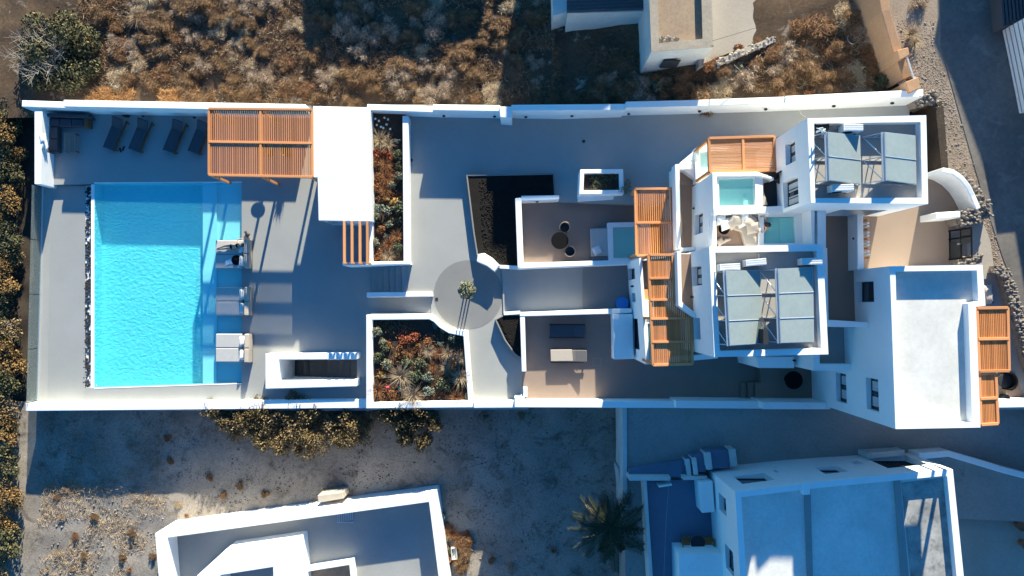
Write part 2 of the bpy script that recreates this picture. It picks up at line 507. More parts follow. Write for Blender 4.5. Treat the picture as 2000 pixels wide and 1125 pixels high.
WATER = water('pool_water', (0.46, 0.97, 0.99), (0.10, 0.70, 0.78), 0.15, 0.10, 6.5, 0.7)
SHALLOW = water('shallow_water', (0.66, 0.965, 0.99), (0.25, 0.70, 0.76), 0.12, 0.05, 5.0, 0.5)
PLUNGE = water('plunge_water', (0.80, 0.97, 0.96), (0.30, 0.66, 0.65), 0.15, 0.03, 2.0, 0.3)
WOOD = wood('pergola_wood', (0.61, 0.255, 0.096), (0.45, 0.175, 0.062))
WOODLT = wood('pergola_beam', (0.70, 0.31, 0.135), (0.56, 0.235, 0.095))
TEAK = wood('teak', (0.20, 0.11, 0.06), (0.14, 0.075, 0.04))
GREYTEAK = wood('weathered_teak', (0.24, 0.22, 0.19), (0.19, 0.17, 0.145))
CHAIRWOOD = wood('orange_chair_wood', (0.45, 0.17, 0.05), (0.36, 0.13, 0.04))
GREYFAB = fabric('grey_fabric', (0.46, 0.44, 0.425))
CREAMFAB = fabric('cream_fabric', (0.47, 0.40, 0.335))
WHITEFAB = fabric('white_fabric', (0.75, 0.74, 0.72))
DARKFAB = fabric('dark_fabric', (0.075, 0.078, 0.09))
TAUPEFAB = fabric('taupe_fabric', (0.17, 0.155, 0.15))
BLACK = plain('black_metal', (0.010, 0.010, 0.011), 0.85, 0.0, 0.2, 0.05)
CHAR = plain('charcoal', (0.040, 0.042, 0.046), 0.9, 0.0, 0.1, 0.05)
STEPDARK = surf('dark_cement', (0.115, 0.112, 0.108), (0.085, 0.083, 0.08), 0.5, 14, 0.85, 0.06, 0.1)
RATTAN = plain('pale_rattan', (0.45, 0.33, 0.22), 0.8)
METAL = plain('galvanised', (0.62, 0.63, 0.64), 0.45, 0.6)
ACW = plain('ac_white', (0.72, 0.72, 0.69), 0.5)
BLUEP = plain('blue_plastic', (0.03, 0.19, 0.52), 0.5)
WHITEPL = plain('white_plastic', (0.78, 0.78, 0.76), 0.45)
PANEL = surf('collector_glass', (0.30, 0.35, 0.345), (0.265, 0.315, 0.315), 1.2, 5, 0.35, 0, 0.12)
BLUEFLOOR = surf('blue_grey_floor', (0.15, 0.20, 0.28), (0.115, 0.16, 0.23), 0.5, 12, 0.8, 0.06, 0.1)  # mottled blue-grey floor tone
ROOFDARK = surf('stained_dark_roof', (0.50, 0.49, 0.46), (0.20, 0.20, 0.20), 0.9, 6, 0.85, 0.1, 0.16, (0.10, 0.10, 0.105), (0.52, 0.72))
PANE = plain('window_glass', (0.025, 0.035, 0.045), 0.12, 0.0, 0.1, 0.6)
FRAME = plain('window_frame', (0.05, 0.055, 0.062), 0.5)
CURTAIN = fabric('curtain', (0.45, 0.47, 0.48))
GLASS = glassmat('rail_glass')
CORRUG = plain('corrugated', (0.085, 0.085, 0.09), 0.85, 0.0, 0.2, 0.1)
BARK = plain('bark', (0.13, 0.10, 0.075), 0.9)
TWIG = plain('pale_twig', (0.36, 0.31, 0.26), 0.9)
TERRACOTTA = plain('terracotta', (0.36, 0.14, 0.07), 0.8)
SKIN = plain('skin', (0.62, 0.36, 0.25), 0.55, 0, 0.04)
HAIR = plain('hair', (0.02, 0.013, 0.01), 0.5)
PEBBLE = plain('black_pebble', (0.03, 0.028, 0.028), 0.7, 0, 0.5)
# ================================================================ GROUND
def patch(name, x0, x1, nx, y0f, depth, ny, zf, mat, amp, seed, nscale=0.6):
    """uneven ground sheet; y runs from y0f(x) away by depth (negative = south)"""
    from mathutils import noise as mn
    vs = []; fs = []
    for i in range(nx + 1):
        x = x0 + (x1 - x0) * i / nx
        for j in range(ny + 1):
            y = y0f(x) + depth * j / ny
            h = mn.fractal(Vector((x * nscale, y * nscale, seed)), 0.8, 2.0, 4) * amp
            vs.append((x, y, zf(x, y) + h))
    for i in range(nx):
        for j in range(ny):
            a = i * (ny + 1) + j
            f = (a, a + ny + 1, a + ny + 2, a + 1)
            fs.append(f if depth > 0 else f[::-1])
    m = MB(); m.add(vs, fs)
    o = m.build(name, mat, smooth=True); o['kind'] = 'structure'
    return o
def yN(x): return table([(-30, 11.85), (0, 11.65), (20, 10.35)], x)
def yS(x): return table([(-30, -6.35), (8, -6.2), (18, -5.9)], x)
YARD_Z = -1.1
patch('dry_field', -60, 23.0, 160, lambda x: yN(x) - 0.25, 40, 80, lambda x, y: z_field(x), FIELD, 0.22, 3.1)
patch('gravel_yard', -60, 6.1, 120, lambda x: yS(x) + 0.3, -40, 70, lambda x, y: YARD_Z, YARD, 0.10, 8.2)
patch('hedge_ground', -60, -29.9, 60, lambda x: -7, 20, 40, lambda x, y: -1.15, EARTH, 0.2, 5.2)
patch('lane', 6.05, 45, 80, lambda x: yS(x) + 0.4, -6.4, 14, lambda x, y: z_lane(x, y), LANE, 0.03, 1.2)
lk = MB(); wall_line(lk, [Vector((6.1, -6.0, 0)), Vector((6.1, -11.9, 0))], .25, 1.82, -2)
structure(lk, 'lane_kerb', OLDWHITE)
# broad ground under and far beyond everything, reaching the horizon
far = MB().prism([Vector((-400, -400, 0)), Vector((400, -400, 0)), Vector((400, 400, 0)), Vector((-400, 400, 0))], -4.2, -3.6)
structure(far, 'far_ground', EARTH)
# the lots to the south-east
sb = MB().prism([Vector((6.15, -11.9, 0)), Vector((60, -11.9, 0)), Vector((60, -40, 0)), Vector((6.15, -40, 0))], -3, 1.55)
structure(sb, 'lower_lot', LANE)
# road on the right: verge and carriageway
pit = MB().px([(1770, 190), (1860, 190), (1870, 350), (1790, 350)], 4.4, 3); structure(pit, 'shade_black_pit', EARTH)  # near-black floor colour paints in the deep shade of the pit
pw_ = MB().px([(1826, 198), (1842, 198), (1854, 348), (1841, 348)], 7.47, 4.3); single(pw_, 'shade_black_pit_wall', EARTH, 'dark retaining wall coloured near black for the shade of the pit beside the upper villa', 'wall')  # dark stone face, coloured near black so the pit's shade is painted in
ZR = 7.45
vg = MB().px([(1715, -60), (1730, 20), (1752, 90), (1785, 170), (1812, 195), (1840, 205), (1850, 330), (1905, 412), (1930, 470), (1950, 545), (1985, 640),
              (2010, 745), (2120, 900), (2240, 900), (2240, -60)], ZR, 5.5)
structure(vg, 'gravel_verge', VERGE)
rd = MB().px([(1838, -400), (1838, 0), (1838, 90), (1868, 200), (1925, 400), (1958, 500), (2010, 640), (2110, 900), (2500, 900), (2500, -400)], ZR + 0.03, 5.4)
structure(rd, 'worn_road', ROAD)

# ================================================================ POOL DECK
DECKB = -3.0
mb = MB()
for q in ([(70, 210), (735, 205), (735, 356), (472, 356), (183, 358), (77, 362)],
          [(472, 356), (735, 356), (735, 697), (472, 697)],
          [(472, 697), (545, 697), (545, 747), (472, 747.9)],
          [(697, 697), (735, 697), (735, 747), (697, 747)],
          [(472, 747.9), (545, 747), (697, 747), (735, 747), (735, 802), (472, 802)],
          [(166, 757.5), (183, 757), (472, 748), (472, 802), (166, 802)]):
    mb.px(q, 0.0, DECKB)
structure(mb, 'pool_deck', DECK)
mb = MB()
mb.px([(82, 362.5), (166, 362.5), (166, 802), (70, 802)], -0.28, DECKB)
structure(mb, 'lower_pool_deck', DECK)
mb = MB()
mb.px([(98, 366), (100, 366), (92, 782), (72, 782), (82, 366)], -0.274, -0.30)
structure(mb, 'pale_deck_edge', PLAZA)
# pool basin: white rim, walls, deep floor, shelf
basin = MB()
def quad3(mb, a, b, c, d): mb.add([a, b, c, d], [(0, 1, 2, 3)])
A, B, C, D = P(184, 358, 0), P(472, 356, 0), P(472, 748, 0), P(184, 757, 0)
S0, S1 = P(393, 357, 0), P(393, 750.5, 0)
def zz(p, z): return Vector((p.x, p.y, z))
DZ, SZ = -0.85, -0.22
pool = thing('swimming_pool', 'long turquoise swimming pool with a shallow shelf and an overflow edge', 'swimming pool', tuple(zz((A + C) / 2, -1.4)))
m = MB()
for a, b, z0, z1 in ((S1, D, DZ, -0.01), (D, A, DZ, -0.01), (A, S0, DZ, -0.01), (S0, S1, DZ, SZ)):
    quad3(m, zz(a, z0), zz(b, z0), zz(b, z1), zz(a, z1))
quad3(m, zz(A, DZ), zz(D, DZ), zz(S1, DZ), zz(S0, DZ))
m.build('pool_basin', POOLTILE, pool)
m = MB()
S2, S3 = P(420, 357, 0), P(420, 750, 0)
quad3(m, zz(S0, SZ), zz(S1, SZ), zz(S3, SZ), zz(S2, SZ))
quad3(m, zz(S2, SZ - .16), zz(S3, SZ - .16), zz(C, SZ - .16), zz(B, SZ - .16))
quad3(m, zz(S2, SZ), zz(S3, SZ), zz(S3, SZ - .16), zz(S2, SZ - .16))
for a, b in ((S0, B), (B, C), (C, S1)):
    quad3(m, zz(a, SZ - .16), zz(b, SZ - .16), zz(b, -0.01), zz(a, -0.01))
m.build('shallow_shelf', POOLSHELF, pool)
m = MB()
m.px([(178, 360), (184, 360), (184, 757.3), (177.5, 757.3)], -0.03, -1.6)
m.px([(184, 757.3), (472, 748.2), (472, 750), (184, 759.2)], 0.012, -0.6)
m.px([(184, 356.2), (472, 354.4), (472, 356), (184, 358)], 0.012, -0.6)
m.build('pool_rim', WHITE, pool)
m = MB()
a, b, c, d = zz(A, -0.055), zz(B, -0.055), zz(C, -0.055), zz(D, -0.055)
sa, sb = zz(S0, -0.055), zz(S1, -0.055)
quad3(m, d, sb, sa, a)
w = m.build('pool_water', WATER, pool)
m = MB(); quad3(m, sb, c, b, sa); m.build('shallow_water', SHALLOW, pool)
# black pebble channel
ch = MB().px([(166.5, 362.5), (177.5, 362.5), (177.5, 760), (166.5, 760)], -0.34, -1.2)
structure(ch, 'overflow_channel', WHITE)
m = MB(); rg = random.Random(4)
p0, p1 = P(168.2, 366, -0.3), P(175.5, 755, -0.3)
for i in range(560):
    t = rg.random(); c = Vector((lerp(p0.x, p1.x, rg.random()), lerp(p0.y, p1.y, t), -0.315))
    s = rg.uniform(0.04, 0.085); m.blob(c, (s, s * rg.uniform(.7, 1.2), s * .6), i, 5, 3, .25)
o = m.build('black_pebbles', PEBBLE); tag(o, 'black pebbles filling the overflow channel beside the pool', kind='stuff')

# ================================================================ PLAZA, COURT, TERRACE FLOORS
mb = MB()
mb.px([(724, 204), (1016, 205), (1016, 520), (1012, 527), (988, 527), (988, 606), (1016, 606), (1032, 640), (1032, 800), (724, 800), (724, 612), (842, 612), (842, 578), (797, 578), (797, 516), (724, 516)], 1.2, DECKB)
structure(mb, 'plaza', PLAZA)
# sloping entrance court behind the villas
m = MB(); vs = []; fs = []; us = [1016 + i * 20 for i in range(39)]
for u in us:
    vN = table([(1000, 205), (1210, 205), (1800, 190)], u)
    vSo = table([(1000, 395), (1312, 395), (1330, 325), (1400, 275), (1520, 268), (1590, 250), (1800, 250)], u)
    a = Pf(u, vN, z_ramp); b = Pf(u, vSo, z_ramp)
    vs += [a, b, zz(a, DECKB), zz(b, DECKB)]
for i in range(len(us) - 1):
    k = 4 * i
    fs += [(k, k + 1, k + 5, k + 4), (k + 1, k + 3, k + 7, k + 5), (k + 3, k + 2, k + 6, k + 7), (k + 2, k, k + 4, k + 6)]
fs += [(0, 2, 3, 1), (4 * len(us) - 4, 4 * len(us) - 3, 4 * len(us) - 1, 4 * len(us) - 2)]
m.add(vs, fs); structure(m, 'sloping_court', PLAZA)
# round landing with its darker disc
cc = P(914.5, 575.5, 1.2); rr = 65.5 / 32 * (42.2 / 43.4)
m = MB().lathe(zz(cc, 0), [(rr * 1.03, 1.19), (rr * 1.03, 1.206)], 64)
structure(m, 'round_landing', DISC)
# ramp between the two low walls
m = MB(); a, b, c, d = P(718, 578, 0.004), P(718, 618, 0.004), P(850, 618, 1.205), P(850, 578, 1.205)
m.add([a, b, c, d, zz(a, -2), zz(b, -2), zz(c, -2), zz(d, -2)], [(0, 1, 2, 3), (0, 4, 5, 1), (1, 5, 6, 2), (2, 6, 7, 3), (3, 7, 4, 0)])
structure(m, 'pale_ramp', PLAZA)
m = MB().px([(980, 519), (1245, 512), (1245, 612), (983, 612)], 1.3, DECKB + .01)
structure(m, 'sunken_path', DECK)
m = MB().px([(1138, 516), (1248, 513), (1248, 611), (1138, 611)], 1.36, 1.0)
structure(m, 'path_landing', DISC)
m = MB().px([(1016, 388), (1250, 386), (1250, 518), (1016, 522)], 1.4, DECKB + .02)
structure(m, 'upper_garden_terrace', TERRACE)
m = MB().px([(1022, 611), (1260, 604), (1620, 690), (1620, 792), (1022, 790)], 1.41, DECKB + .03)
structure(m, 'lower_garden_terrace', TERRACE)
m = MB().px([(1486, 690), (1600, 690), (1600, 786), (1486, 784)], 2.0, 1.0)
structure(m, 'side_landing', BROWN)

def stairs(name, label, pts0, pts1, n, z0, z1, mat, base):
    """steps as separate blocks between edge line pts0 (z0) and pts1 (z1)"""
    t = thing(name, label, 'stairs', tuple(zz((pts0[0] + pts1[1]) / 2, min(z0, z1))))
    for i in range(n):
        a0 = pts0[0].lerp(pts1[0], i / n); a1 = pts0[0].lerp(pts1[0], (i + 1) / n)
        b0 = pts0[1].lerp(pts1[1], i / n); b1 = pts0[1].lerp(pts1[1], (i + 1) / n)
        z = lerp(z0, z1, (i + 1) / n) if z1 > z0 else lerp(z0, z1, i / n)
        g = 0.09 if z1 > z0 else -0.0
        if z1 > z0: a0 = a0.lerp(a1, .09); b0 = b0.lerp(b1, .09)
        else: a1 = a1.lerp(a0, .09); b1 = b1.lerp(b0, .09)
        MB().prism([a0, a1, b1, b0], base, z).build('step', mat, t, bevel=0.012)
    return t
stairs('plaza_stairs', 'grey cement steps from the pool deck up to the plaza', (P(726, 519, 0), P(726, 573, 0)), (P(797, 519, 1.2), P(797, 577, 1.2)), 6, 0, 1.17, DECK, -1)
stairs('terrace_stairs', 'short dark flight of steps at the shaded end of the lower terrace', (P(1444, 747, 1.4), P(1444, 784, 1.4)), (P(1487, 747, 2), P(1487, 784, 2)), 3, 1.4, 1.995, BROWN, 1.0)
stairs('cellar_stairs', 'grey steps going down inside the white walled stairwell', (P(697, 702, 0), P(697, 745, 0)), (P(546, 700, -2.3), P(546, 742, -2.3)), 13, -0.1, -2.7, STEPDARK, -3.2)
# stairwell walls
m = MB()
m.px([(518, 691), (698, 689), (698, 702), (545, 703), (545, 744), (697, 742), (697, 755), (518, 760)], 0.9, -3.3)
well = single(m, 'stairwell_wall', WHITE, 'white U-shaped wall around the stairwell sunk in the pool deck', 'wall', bevel=0.04)

# ================================================================ BOUNDARY WALLS
def lamps(root, pts):
    for p in pts:
        m = MB(); m.lathe(p, [(0.07, -0.03), (0.10, 0.0), (0.10, 0.06), (0.05, 0.08)], 8, 1.0, 0.6)
        m.build('spot_lamp', CHAR, root)
nw = thing('boundary_wall', 'long white stepped wall along the dry field, north of pool and court', 'wall', tuple(P(900, 222, 0)))
def nseg(u0, v0, u1, v1, f, top0, top1=None, th=0.36):
    a = Pf(u0, v0, f); b = Pf(u1, v1, f)
    a += Vector((0, th / 2, 0)); b += Vector((0, th / 2, 0))
    m = MB()
    ta = a.z + top0; tb = b.z + (top1 if top1 is not None else top0)
    wall_line(m, [a, b], th, [ta, tb], [DECKB, DECKB])
    m.build('wall_section', WHITE, nw, bevel=0.03)
z0f = lambda x: 0.0
z1f = lambda x: 1.2
nseg(70, 219.5, 156, 222.5, z0f, 1.25, th=0.40)
nseg(156, 222.6, 612, 231, z0f, 1.6, th=0.42)
nseg(724, 224.5, 851, 229, z1f, 1.05)
nseg(851, 229, 978, 231, z1f, 1.5)
nseg(999, 230.5, 1214, 229, z_ramp, 1.55, 1.5)
nseg(1214, 226, 1371, 222, z_ramp, 1.62, 1.5)
nseg(1371, 222, 1512, 217.4, z_ramp, 1.55, 1.5)
nseg(1512, 217.4, 1770, 206, z_ramp, 1.62, 1.55)
m = MB().px([(975, 208), (1000, 208), (1000, 231), (977, 229)], 2.85, DECKB); m.build('pier', WHITE, nw, bevel=0.03)
lamps(nw, [Pf(u, v + 1, f, 0.75) for u, v, f in ((178, 224, z0f), (280, 226, z0f), (380, 229, z0f), (867, 226, z1f), (966, 227, z1f))])
lamps(nw, [Pf(u, v + 1, z_ramp, 0.75) for u, v in ((1027, 228), (1117, 226), (1228, 222), (1366, 217), (1495, 213), (1628, 207), (1742, 201))])
# west wall of the lounge deck
m = MB(); m.px([(67, 218), (82, 218), (79, 360), (67, 360)], 1.2, -3)
ww = single(m, 'lounge_end_wall', WHITE, 'short white wall closing the west end of the lounge deck', 'wall', bevel=0.03)
# south wall
sw = thing('south_wall', 'long low white wall along the gravel yard and lane, south side', 'wall', tuple(P(700, 795, 0)))
for q, zt in (([(50, 788), (100, 786), (716, 780), (716, 797), (50, 803)], 0.6),
              ([(925, 781.5), (1006, 782), (1006, 796.5), (925, 797)], 1.75),
              ([(1005, 776), (1024, 776), (1024, 783), (1320, 783.5), (1320, 797), (1005, 796)], 2.55),
              ([(1320, 782.5), (1490, 784), (1490, 798.5), (1320, 797)], 3.1),
              ([(1490, 785.5), (1622, 786.5), (1622, 799.5), (1490, 799.5)], 3.9)):
    MB().px(q, zt, -3).build('wall_section', WHITE, sw, bevel=0.03)
lamps(sw, [P(u, v, 2.0) for u, v in ((1175, 783), (1285, 783), (1394, 783))])
# glass balustrade on the west edge
gt = thing('glass_balustrade', 'clear glass balustrade along the west edge of the pool deck', 'railing', tuple(P(80, 560, -0.28)))
ed = [P(85, 366, -0.28), P(82.5, 470, -0.28), P(80, 575, -0.28), P(77, 680, -0.28), P(74.5, 783, -0.28)]
for a, b in zip(ed, ed[1:]):
    d = (b - a) * 0.006
    wall_line(MB(), [a + d, b - d], 0.02, 0.75, -0.27).build('glass_panel', GLASS, gt)
m = MB(); wall_line(m, ed, 0.07, -0.2, -0.29); m.build('base_channel', METAL, gt)

# ================================================================ PLANTERS AND LOW WALLS
outer = [(715, 615), (842, 613), (852, 620), (862, 632), (880, 642), (914, 646), (925, 796), (715, 798)]
inner = [(727, 625), (838, 624), (847, 629), (858, 640), (876, 651), (905, 657), (914, 782), (729, 786)]
m = MB().ring(PL(outer, 1.62), PL(inner, 1.62), 1.62, DECKB)
single(m, 'planter_wall', WHITE, 'white walled planter with a curved corner, south of the ramp', 'planter', bevel=0.03)
m = MB().px([(722, 620), (840, 619), (850, 630), (880, 648), (908, 652), (920, 790), (722, 792)], 1.22, 0)
structure(m, 'planter_bed', SOIL)
pn = thing('bar_planter', 'narrow white walled planter beside the white bar building', 'planter', tuple(P(757, 370, 0)))
MB().px([(786, 226), (797.5, 226), (799, 511), (788, 511)], 2.05, DECKB).build('planter_wall', WHITE, pn, bevel=0.03)
MB().px([(668, 512), (788, 510), (799, 510.5), (801, 516), (669, 519)], 2.1, DECKB).build('planter_wall', WHITE, pn, bevel=0.03)
MB().px([(721, 430), (728, 430), (728, 511), (721, 511)], 2.08, DECKB).build('planter_wall', WHITE, pn, bevel=0.03)
m = MB().px([(716, 220), (792, 220), (794, 512), (720, 512)], 1.6, 0)
structure(m, 'bar_planter_bed', SOIL)
m = MB().px([(716, 571), (844, 570), (846, 579.5), (716, 580.5)], 1.35, -1)
single(m, 'low_ramp_wall', WHITE, 'thin low white wall between the plaza steps and the ramp', 'wall', bevel=0.03)
# lava beds
def bed(name, poly, zt, label):
    o = PL(poly, zt); i = inset(o, 0.09)
    t = MB().ring(o, i, zt, 0.2)
    k = single(t, name, DISC, label, 'planter', bevel=0.02)
    s = MB().prism(i, 0.3, zt - 0.05); structure(s, name.replace('kerb', 'gravel'), LAVA)
bed('lava_bed_kerb', [(910, 341), (1083, 338), (1086, 393), (1014, 395), (1014, 524), (975, 522), (962, 508), (946, 498), (931, 499), (924, 455)], 1.62, 'grey kerb round the L-shaped black lava gravel bed by the plaza')
bed('small_lava_bed_kerb', [(966, 624), (985, 614), (1020, 613), (1022, 705), (1004, 692), (985, 665)], 1.62, 'grey kerb round the small triangular lava gravel bed')
m = MB().px([(933, 497), (946, 494), (962, 504), (976, 518), (966, 531), (950, 519), (931, 511)], 1.92, 0.5)
single(m, 'curved_bench', WHITE, 'small white curved masonry bench at the edge of the round landing', 'bench', bevel=0.04)
m = MB()
wall_line(m, PL([(976, 521), (1012, 523)], 1.5), 0.2, 1.75, 0); wall_line(m, PL([(984, 612), (1016, 610)], 1.5), 0.2, 1.7, 0)
single(m, 'path_edge_wall', WHITE, 'two thin white kerb walls at the mouth of the sunken path', 'wall')
# terrace walls, north garden terrace
tw = thing('upper_terrace_wall', 'white wall round the terrace with the round dining table', 'wall', tuple(P(1015, 450, 1.4)))
for q, zt in (([(1006, 387), (1018, 386), (1023, 518), (1011, 525)], 2.42), ([(1018, 382.5), (1092, 381), (1092, 390), (1018, 392.5)], 2.40),
              ([(1023, 513.5), (1236, 507), (1236, 516), (1012, 525)], 2.41), ([(1129, 380), (1238, 377), (1238, 389), (1130, 391.5)], 2.43)):
    MB().px(q, zt, 0).build('wall_section', WHITE, tw, bevel=0.03)
lamps(tw, [P(1049, 394, 2.0), P(1219, 390, 2.0)])
bx = PL([(1133, 331), (1217, 330), (1219, 379), (1131, 380)], 3.2)
m = MB().ring(bx, inset(bx, 0.24), 3.2, 0); single(m, 'planter_box', WHITE, 'small square white planter in the shaded court', 'planter', bevel=0.03)
m = MB().prism(inset(bx, 0.2), 1, 2.95); structure(m, 'planter_box_soil', EARTH)
for u, v, z, lab in ((1140, 276, None, 'small dark floor drain in the shaded court above the square planter'), (803, 313, 1.2, 'small dark floor drain beside the narrow bar planter'), (853, 584, 1.2, 'small dark floor drain at the west rim of the round landing')):
    c = P(u, v, z) if z else Pf(u, v, z_ramp)
    m = MB().box(c + Vector((0, 0, .012)), (.16, .16, .03)); m.box(c + Vector((0, 0, .028)), (.11, .02, .01)); single(m, 'floor_drain', CHAR, lab, 'drain')
# terrace walls, south garden terrace
tw = thing('lower_terrace_wall', 'white wall round the terrace with the two sun loungers', 'wall', tuple(P(1022, 690, 1.4)))
for q, zt in (([(1015, 610), (1203, 603), (1234, 602), (1234, 611), (1200, 613), (1026, 618), (1015, 618)], 2.42), ([(1015.5, 618), (1025, 618), (1028, 726), (1019, 726)], 2.40),
              ([(1022, 759), (1030, 759), (1030, 776), (1022, 776)], 2.40)):
    MB().px(q, zt, 0).build('wall_section', WHITE, tw, bevel=0.03)
m = MB().px([(1197, 614), (1236, 613), (1238, 701), (1199, 702)], 2.46, 1)
lowb = single(m, 'masonry_block', WHITE, 'low white masonry block against the front villa on the loungers terrace', 'masonry block', bevel=0.03)

# ================================================================ BUILDINGS
def villa(name, label, outer, inner, zt, zf, zb, mat=WHITE, roofmat=ROOFTAN, cat='building', roofname='roof'):
    o = PL(outer, zt); i = PL(inner, zt)
    c = sum(o, Vector()) / len(o)
    t = thing(name, label, cat, (c.x, c.y, zb))
    w = MB().ring(o, i, zt, zb, zf).build('wall', mat, t)
    ii = inset(i, 0.003)
    MB().prism(ii, zf + 0.002, zf + 0.02).build(roofname, roofmat, t)
    return t, w, o
def solid(name, label, outer, zt, zb, mat=WHITE, top=None, cat='building'):
    o = PL(outer, zt); c = sum(o, Vector()) / len(o)
    t = thing(name, label, cat, (c.x, c.y, zb))
    w = MB().prism(o, zb, zt).build('wall', mat, t)
    if top:
        MB().prism(inset(o, 0.25), zt + 0.001, zt + 0.012).build('terrace_floor', top, t)
    return t, w
def window_w(t, w, X, u0, v0, u1, v1, depth=0.28, kind='window', bars=1, name='window', panemat=None):
    """opening in a west facing wall near the plane x = X; u0 lower edge, u1 upper edge in the picture"""
    vm = (v0 + v1) / 2
    a = PX(u0, vm, X); b = PX(u1, vm, X); zl, zh = min(a.z, b.z), max(a.z, b.z)
    um = (u0 + u1) / 2
    y0 = PX(um, v0, X).y; y1 = PX(um, v1, X).y
    ylo, yhi = min(y0, y1), max(y0, y1)
    cut(w, [((X + depth / 2 - 0.3, (ylo + yhi) / 2, (zl + zh) / 2), (depth + 0.6, yhi - ylo, zh - zl))])
    f = 0.055; xx = X + depth - 0.05
    m = MB(); cy, cz = (ylo + yhi) / 2, (zl + zh) / 2
    m.box((xx, cy, zl + f / 2), (0.07, yhi - ylo, f)); m.box((xx, cy, zh - f / 2), (0.07, yhi - ylo, f))
    m.box((xx, ylo + f / 2, cz), (0.07, f, zh - zl - 2 * f)); m.box((xx, yhi - f / 2, cz), (0.07, f, zh - zl - 2 * f))
    for k in range(bars):
        m.box((xx, lerp(ylo, yhi, (k + 1) / (bars + 1)), cz), (0.06, f, zh - zl - 2 * f))
    fr = m.build(name, FRAME, t)
    MB().box((xx + 0.015, cy, cz), (0.012, yhi - ylo - 2 * f, zh - zl - 2 * f)).build('pane', panemat or PANE, fr)
    if kind == 'curtained':
        for s in (-1, 1):
            q = MB(); n = 7; hw = (yhi - ylo) * 0.15
            pts = [Vector((xx + 0.0005 * (k % 2) - 0.012 * (k % 2), cy + s * (yhi - ylo) * 0.24 + lerp(-hw, hw, k / n), 0)) for k in range(n + 1)]
            wall_line(q, pts, 0.006, zh - f, zl + f * 1.5); q.build('curtain', CURTAIN, fr)
    return fr
def window_n(t, w, Y, u0, u1, z0, z1, depth=0.25, name='window', up=True, panemat=None, grate=False):
    """opening in a wall facing north (up=True) or south near y = Y, spans x between pixels at mid height"""
    zm = (z0 + z1) / 2
    x0, x1 = u0, u1; s = -1 if up else 1
    cut(w, [(((x0 + x1) / 2, Y + s * (depth / 2) - s * 0.3, zm), (x1 - x0, depth + 0.6, z1 - z0))])
    yy = Y + s * (depth - 0.05); f = 0.05; m = MB(); cx = (x0 + x1) / 2
    m.box((cx, yy, z0 + f / 2), (x1 - x0, 0.07, f)); m.box((cx, yy, z1 - f / 2), (x1 - x0, 0.07, f))
    m.box((x0 + f / 2, yy, zm), (f, 0.07, z1 - z0 - 2 * f)); m.box((x1 - f / 2, yy, zm), (f, 0.07, z1 - z0 - 2 * f))
    if grate:
        for k in range(1, 9): m.box((lerp(x0, x1, k / 9), yy, zm), (0.03, 0.05, z1 - z0 - 2 * f))
    fr = m.build(name, FRAME, t)
    MB().box((cx, yy + s * 0.02, zm), (x1 - x0 - 2 * f, 0.012, z1 - z0 - 2 * f)).build('pane', panemat or PANE, fr)
    return fr

# bar building by the pool
t, w = solid('pool_bar', 'flat roofed white bar building between the pool pergola and the narrow planter', [(620, 212), (721, 212), (725, 431), (626, 429), (624, 346), (620, 346)], 2.72, -0.5)
MB().px([(611, 207), (721.5, 209.5), (726, 433), (622, 431), (620, 347), (612, 347)], 2.92, 2.721).build('roof_slab', BARROOF, t, bevel=0.03)
a = P(632, 430, 2.3); window_n(t, w, w.parent.location.y * 0 + P(640, 429.5, 2.72).y, a.x, a.x + 1.1, 0.2, 2.2, 0.3, 'serving_hatch', up=False)
# beams beside the bar
for i, u in enumerate((672.5, 687.5, 703, 717.5)):
    a = P(u - .3, 429.5, 2.46); b = P(u, 517, 2.16)
    b2 = Vector((b.x, b.y, 2.16)); a = P(u - .3, 431.5, 2.9); b = P(u, 515.5, 2.9)
    m = MB().bar(Vector((a.x, a.y, 2.86)), Vector((b.x, b.y, 2.86)), 0.14, 0.16); m.box((b.x, b.y + .06, 2.43), (.12, .12, .70))
    single(m, 'shade_beam', WOODLT, ['westernmost of the four timber beams beside the white bar', 'second timber beam from the west beside the white bar', 'third timber beam from the west beside the white bar', 'timber beam hugging the narrow planter beside the white bar'][i], 'beam', 'timber beams between bar and planter wall', bevel=0.012)

# front villa block (T1 floor 4.5)
Ft, Fw = solid('front_villa', 'white front villa with slit windows under the large slatted pergola', [(1248, 504), (1320, 497), (1352, 492), (1400, 490), (1402, 700), (1262, 712)], 5.5, 0.5)
# lower the main body: parapet only on the west rim
bpy.data.objects.remove(Fw)
fo = PL([(1248, 504), (1330, 496), (1400, 490), (1402, 700), (1262, 712)], 5.5)
fi = PL([(1254, 509), (1330, 500), (1390, 495), (1392, 690), (1268, 706)], 5.5)
Fw = MB().ring(fo, fi, 5.5, 0.5, 4.5).build('wall', WHITE, Ft)
MB().prism(inset(fi, 0.004), 4.502, 4.52).build('terrace_floor', BROWN, Ft)
XF = P(1250, 540, 5.5).x
window_w(Ft, Fw, XF, 1227, 524, 1240, 546, 0.3, bars=0)
window_w(Ft, Fw, XF + .03, 1232.5, 572, 1239, 590, 0.3, bars=0)
window_w(Ft, Fw, XF + .12, 1233, 622, 1244, 682, 0.3, bars=1)
lamps(Ft, [PX(1236, 559, XF) + Vector((-0.04, 0, 0))])
MB().px([(1252, 587), (1276, 586), (1277, 624), (1255, 626)], 5.35, 4.4).build('dividing_block', WHITE, Ft, bevel=0.03)
# timber cabinet on its terrace
m = MB(); c = P(1259, 576, 5.0); m.box((c.x, c.y, 4.82), (0.38, 0.55, 0.6)); m.box((c.x, c.y, 5.14), (0.42, 0.6, 0.04))
single(m, 'wooden_cabinet', WOODLT, 'small timber cabinet at the pergola edge of the front villa terrace', 'cabinet')

